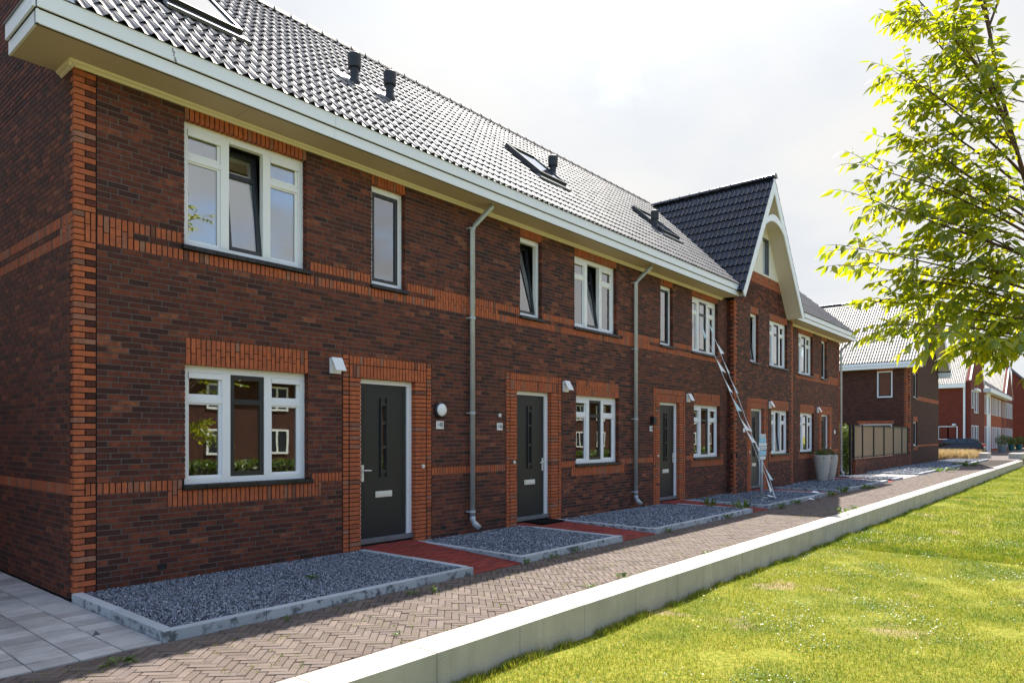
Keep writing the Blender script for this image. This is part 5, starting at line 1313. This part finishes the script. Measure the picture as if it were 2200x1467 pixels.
for (x_, y_, z_, r_, lab) in ((16.55, -2.2, .012, .5, 'fallen white pennant lying on the path, left of three'), (16.95, -2.3, .012, 1.9, 'fallen white pennant strip curled on the path, middle of three'), (17.55, -2.02, .11, .2, 'fallen white pennant draped over the kerb, right of three'),
                              (15.6, -1.55, .10, .9, 'loose white pennant on the gravel right of the signpost'), (15.9, -1.25, .10, 2.4, 'crumpled white pennant on the gravel behind the signpost'), (15.25, -1.5, .10, 1.4, 'small loose pennant on the gravel at the foot of the strings')):
    c_, s_ = math.cos(r_), math.sin(r_); L_ = .42; vs = []
    for u, v, h in ((0, -.11, .0), (0, .11, .02), (.5, .06, .05), (.5, -.05, .03), (1, .0, .01)): vs.append((x_ + (u * c_ - v * s_) * (L_ if abs(u) > 0 else 1) if False else x_ + u * L_ * c_ - v * s_, y_ + u * L_ * s_ + v * c_, z_ + h))
    vs += [(a, b, c - .004) for a, b, c in vs]
    o = MB().add(vs, [(0, 3, 2, 1), (3, 4, 2), (6, 7, 8, 5), (7, 9, 8), (0, 1, 6, 5), (1, 2, 7, 6), (2, 4, 9, 7), (4, 3, 8, 9), (3, 0, 5, 8)]).build('fallen_pennant', 'flagwhite', org=(x_, y_, z_)); tag(o, lab, 'pennant', 'fallen pennants')
# doormat at 146
DM = thing('doormat', (7.7, -.12, .1), 'black rubber doormat before the door with number 146', 'doormat'); m = MB()
for k in range(9): m.box(7.36 + k * .078, 7.41 + k * .078, -.36, .10, .095, .118)
for k in range(6): m.box(7.36, 8.03, -.36 + k * .084, -.33 + k * .084, .094, .112)
m.build('mat', 'mat', DM)
o = MB().add([(-.34, -1.52, .005), (-.28, -1.53, .005), (-.29, -1.48, .005), (-.31, -1.50, .04)], [(0, 2, 1), (0, 1, 3), (1, 2, 3), (2, 0, 3)]).build('pebble', 'gravel', org=(-.31, -1.5, 0)); tag(o, 'single dark pebble lying on the pale driveway paving', 'pebble')

# ================================================================== the tree leaning in from the right
def leaf_geom():
    V = np.array([(0, 0, 0), (-.15, .25, .02), (0, .25, -.035), (.15, .25, .02), (-.17, .52, .0), (0, .55, -.045), (.17, .52, .0), (0, 1, -.12)], float)
    F = np.array([(0, 2, 1), (0, 3, 2), (1, 2, 5), (1, 5, 4), (2, 3, 6), (2, 6, 5), (4, 5, 7), (5, 6, 7)]); return V, F
LV, LF = leaf_geom()
def frame_of(d, roll):
    d = d / np.linalg.norm(d); up = np.array([0, 0, 1.0]); x = np.cross(d, up)
    x = x / (np.linalg.norm(x) + 1e-9) if np.linalg.norm(x) > .05 else np.array([1.0, 0, 0]); z = np.cross(x, d)
    c, s = math.cos(roll), math.sin(roll); return np.stack([x * c + z * s, d, -x * s + z * c], 1)
def bez(p0, p1, p2, n): return [tuple(p0 * (1 - t) ** 2 + 2 * p1 * t * (1 - t) + p2 * t * t) for t in np.linspace(0, 1, n)]
TREE = thing('street_tree', (4.85, -8.05, -.4), 'young leafy tree with backlit yellow green leaves on the lawn', 'tree')
def grow_tree():
    A_ = np.array
    trunk = [A_((4.85, -8.05, -.45)), A_((4.84, -8.04, .8)), A_((4.80, -8.0, 1.7)), A_((4.72, -7.92, 2.4)), A_((4.45, -7.72, 3.1)), A_((4.19, -7.55, 3.7)), A_((4.05, -7.4, 4.4)), A_((3.99, -7.31, 5.1)), A_((3.97, -7.3, 6.0)), A_((4.0, -7.35, 6.8))]
    MB().tube(trunk[:4], [.075, .062, .055, .048], 12).build('trunk', 'bark', TREE, smooth=True)
    tw = MB(); tw.tube(trunk[3:], [.040, .024, .017, .013, .010, .008, .005], 8)
    lead2 = [trunk[2], A_((5.1, -8.3, 2.8)), A_((5.3, -8.6, 4.0)), A_((5.35, -8.7, 5.6))]; tw.tube(lead2, [.04, .03, .022, .01], 8)
    leaves = []
    def on(poly, z):
        for a, b in zip(poly, poly[1:]):
            if a[2] <= z <= b[2]: return a + (b - a) * (z - a[2]) / (b[2] - a[2])
        return poly[-1]
    def twig(p, d, L, nl, r):
        d = d / np.linalg.norm(d); q = p + d * L + A_((0, 0, -L * L * .55)); pts = bez(p, p + d * L * .55, q, 5); tw.tube(pts, [r, r * .8, r * .6, r * .45, .0012], 4, cap=False)
        for k in range(nl):
            t = .12 + .88 * (k + .5) / nl; i = min(3, int(t * 4)); f_ = t * 4 - i; a = A_(pts[i]) * (1 - f_) + A_(pts[i + 1]) * f_; dd = A_(pts[i + 1]) - A_(pts[i]); dd /= np.linalg.norm(dd)
            sd_ = np.cross(dd, A_((0, 0, 1))); sd_ = sd_ / (np.linalg.norm(sd_) + 1e-6) * (1 if k % 2 else -1)
            ld = dd * .55 + sd_ * .75 + A_((0, 0, -.55)) + rng.normal(0, .28, 3); leaves.append((a, ld, rng.uniform(.068, .118), rng.normal(0, .7)))
        ld = dd + A_((0, 0, -.4)) + rng.normal(0, .2, 3); leaves.append((q, ld, rng.uniform(.08, .12), rng.normal(0, .5)))
    def branch(p0, p2, r, ntw, sag, tl=.42, nl=12):
        L = np.linalg.norm(p2 - p0); p1 = (p0 + p2) / 2 + A_((0, 0, sag)) + rng.normal(0, .06, 3); n = 9; pts = bez(p0, p1, p2, n)
        tw.tube(pts, [r * (1 - .85 * k / (n - 1)) for k in range(n)], 6, cap=False)
        for k in range(ntw):
            t = .22 + .78 * (k + rng.uniform(0, 1)) / ntw; i = min(n - 2, int(t * (n - 1))); f_ = t * (n - 1) - i; a = A_(pts[i]) * (1 - f_) + A_(pts[i + 1]) * f_; dd = A_(pts[i + 1]) - A_(pts[i]); dd /= np.linalg.norm(dd)
            sd_ = rng.normal(0, 1, 3); sd_ -= dd * sd_.dot(dd); sd_ /= np.linalg.norm(sd_); sd_[2] *= .6
            twig(a, dd * .75 + sd_ * .8, rng.uniform(.55, 1.1) * tl * (1.1 - .45 * t), nl, .0035)
        dd = A_(pts[-1]) - A_(pts[-2]); twig(p2, dd, .22, 6, .003)
    ends = [(3.51, -6.9, 4.95), (3.44, -6.9, 4.40), (3.55, -6.9, 4.2), (3.48, -6.95, 3.97), (3.78, -7.0, 3.85), (3.05, -6.7, 3.66), (3.0, -6.65, 3.45), (2.86, -6.62, 3.05), (3.05, -6.6, 2.95), (3.28, -6.72, 2.70), (3.12, -6.8, 2.50), (3.1, -6.93, 2.42), (3.74, -7.02, 2.46), (4.0, -7.2, 2.36), (3.9, -7.37, 2.36), (3.7, -7.5, 2.55),
            (3.45, -6.95, 2.6), (4.1, -7.3, 2.7), (3.9, -7.25, 3.6), (3.75, -7.2, 4.9), (3.3, -6.85, 2.85), (3.6, -7.1, 5.6), (3.7, -6.8, 5.3), (3.4, -7.2, 4.6), (3.3, -7.0, 3.3), (3.5, -7.25, 2.95), (3.6, -7.1, 3.2), (3.9, -6.7, 4.7), (3.9, -6.6, 3.6), (3.6, -6.9, 2.75), (4.2, -6.9, 2.75), (3.35, -6.8, 3.75), (3.6, -7.3, 4.2), (4.1, -6.9, 5.2), (3.75, -6.75, 4.05), (3.2, -6.75, 3.05), (3.5, -6.8, 3.45)]
    for e in ends:
        e = A_(e); zs = min(5.6, max(2.05, e[2] * .72 + .55)) ; branch(on(trunk, zs), e, .012, 12, .16 if e[2] < 3.4 else .05)
    for k in range(26):      # the far side of the crown
        a = rng.uniform(-2.4, 1.2); e = A_((4.9 + 1.7 * math.cos(a) * rng.uniform(.5, 1), -8.0 + 1.7 * math.sin(a) * rng.uniform(.5, 1), rng.uniform(2.5, 6.4))); branch(on(lead2, max(1.8, e[2] * .7 + .3)), e, .012, 8, .1)
    for k in range(14):
        a = rng.uniform(-2.9, .9); rr = rng.uniform(.25, .95); branch(on(trunk, rng.uniform(1.5, 2.2)), A_((4.9 + rr * math.cos(a), -8.1 + rr * math.sin(a), rng.uniform(1.15, 2.4))), .008, 9, .12, .32)
    for k in range(8): branch(on(trunk, rng.uniform(4.8, 6.2)), A_((4.0 + rng.uniform(-.9, .9), -7.3 + rng.uniform(-.8, .8), rng.uniform(6.2, 7.4))), .01, 7, .1)
    tw.build('branch', 'twig', TREE, smooth=True)
    org = np.array(WL[TREE]); camv = np.array(CAM); fw = np.array((UF, UR, 0)); rt = np.array((UR, -UF, 0))
    def view(l):
        v = l[0] - camv; d = v.dot(fw); x = v.dot(rt) / d; z = v[2] / d
        return d if (d > 0 and x < .74 and -.36 < z < .64) else 99 + d
    leaves.sort(key=view)
    me = np_mesh('leaf', LV, LF, 'leaf', True)
    for a, d, L, roll in leaves[:300]:
        o = bpy.data.objects.new('leaf', me); put(o, TREE, a); o.rotation_euler = Matrix(frame_of(d, roll).tolist()).to_euler(); o.scale = (L, L, L)
    rest = leaves[300:]; V = np.stack([LV * L @ frame_of(d, roll).T + a - org for a, d, L, roll in rest]); n = len(rest)
    o = bpy.data.objects.new('foliage', np_mesh('foliage', V.reshape(-1, 3), (LF[None] + (np.arange(n) * 8)[:, None, None]).reshape(-1, 3), 'leaf', True)); put(o, TREE, WL[TREE]); o['kind'] = 'stuff'
    return len(leaves)
print('leaves', grow_tree())

# ================================================================== across the lawn (seen in the window glass)
hedge(-14, 100, -16.2, -15.2, .75, 60000, .2, 'long clipped hedge across the lawn, mirrored in the windows', z0=-.5)
H_ = thing('opposite_terrace', (40, -30, -.5), 'long dark brick terrace across the lawn, mirrored in the windows', 'house')
MB().box(-25, 115, -38, -30, -.5, 5.2).build('wall', 'wallbrown', H_)
MB().prism([(-38.4, 5.2), (-29.5, 5.2), (-34, 9.4)], 'x', -25.02, 115.02).build('roof', 'tiledark', H_); MB().box(-25, 115, -29.998, -29.4, 5.0, 5.35).build('gutter', 'gutterpaint', H_)
wm = pm = None
for k in range(39):
    for z0, z1 in ((.6, 2.1), (3.2, 4.7)):
        x_ = -23.5 + k * 3.6
        if wm is None:
            wm = MB().box(0, .12, -.0, .07, 0, 1.5).box(1.4, 1.52, 0, .07, 0, 1.5).box(.12, 1.4, 0, .07, 0, .12).box(.12, 1.4, 0, .07, 1.38, 1.5).box(.7, .82, 0, .07, .12, 1.38).mesh('window', 'white'); pm = MB().box(.12, 1.4, .01, .03, .12, 1.38).mesh('pane', 'skyglass')
        W = put(bpy.data.objects.new('window', wm), H_, (x_, -30, z0)); put(bpy.data.objects.new('pane', pm), W, (x_, -30, z0))

# brick house across the driveway: closes the passage beside the end wall
NB = thing('neighbour_house', (-3.75, 3, 0), 'brick end wall across the driveway, shading the passage beside the nearest house', 'house')
MB().box(-9, -3.75, -.2, 11, 0, 5.6).build('wall', 'wallbrown', NB); MB().prism([(-.7, 5.6), (11.5, 5.6), (5.4, 10.6)], 'x', -9.1, -3.6).build('roof', 'tiledark', NB)
PW = thing('passage_wall', (-1.8, 7.6, 0), 'dark brick wall closing the passage at the end of the driveway', 'wall')
MB().box(-3.74, -.01, 7.5, 7.72, 0, 2.6).build('wall', 'wallbrown', PW)
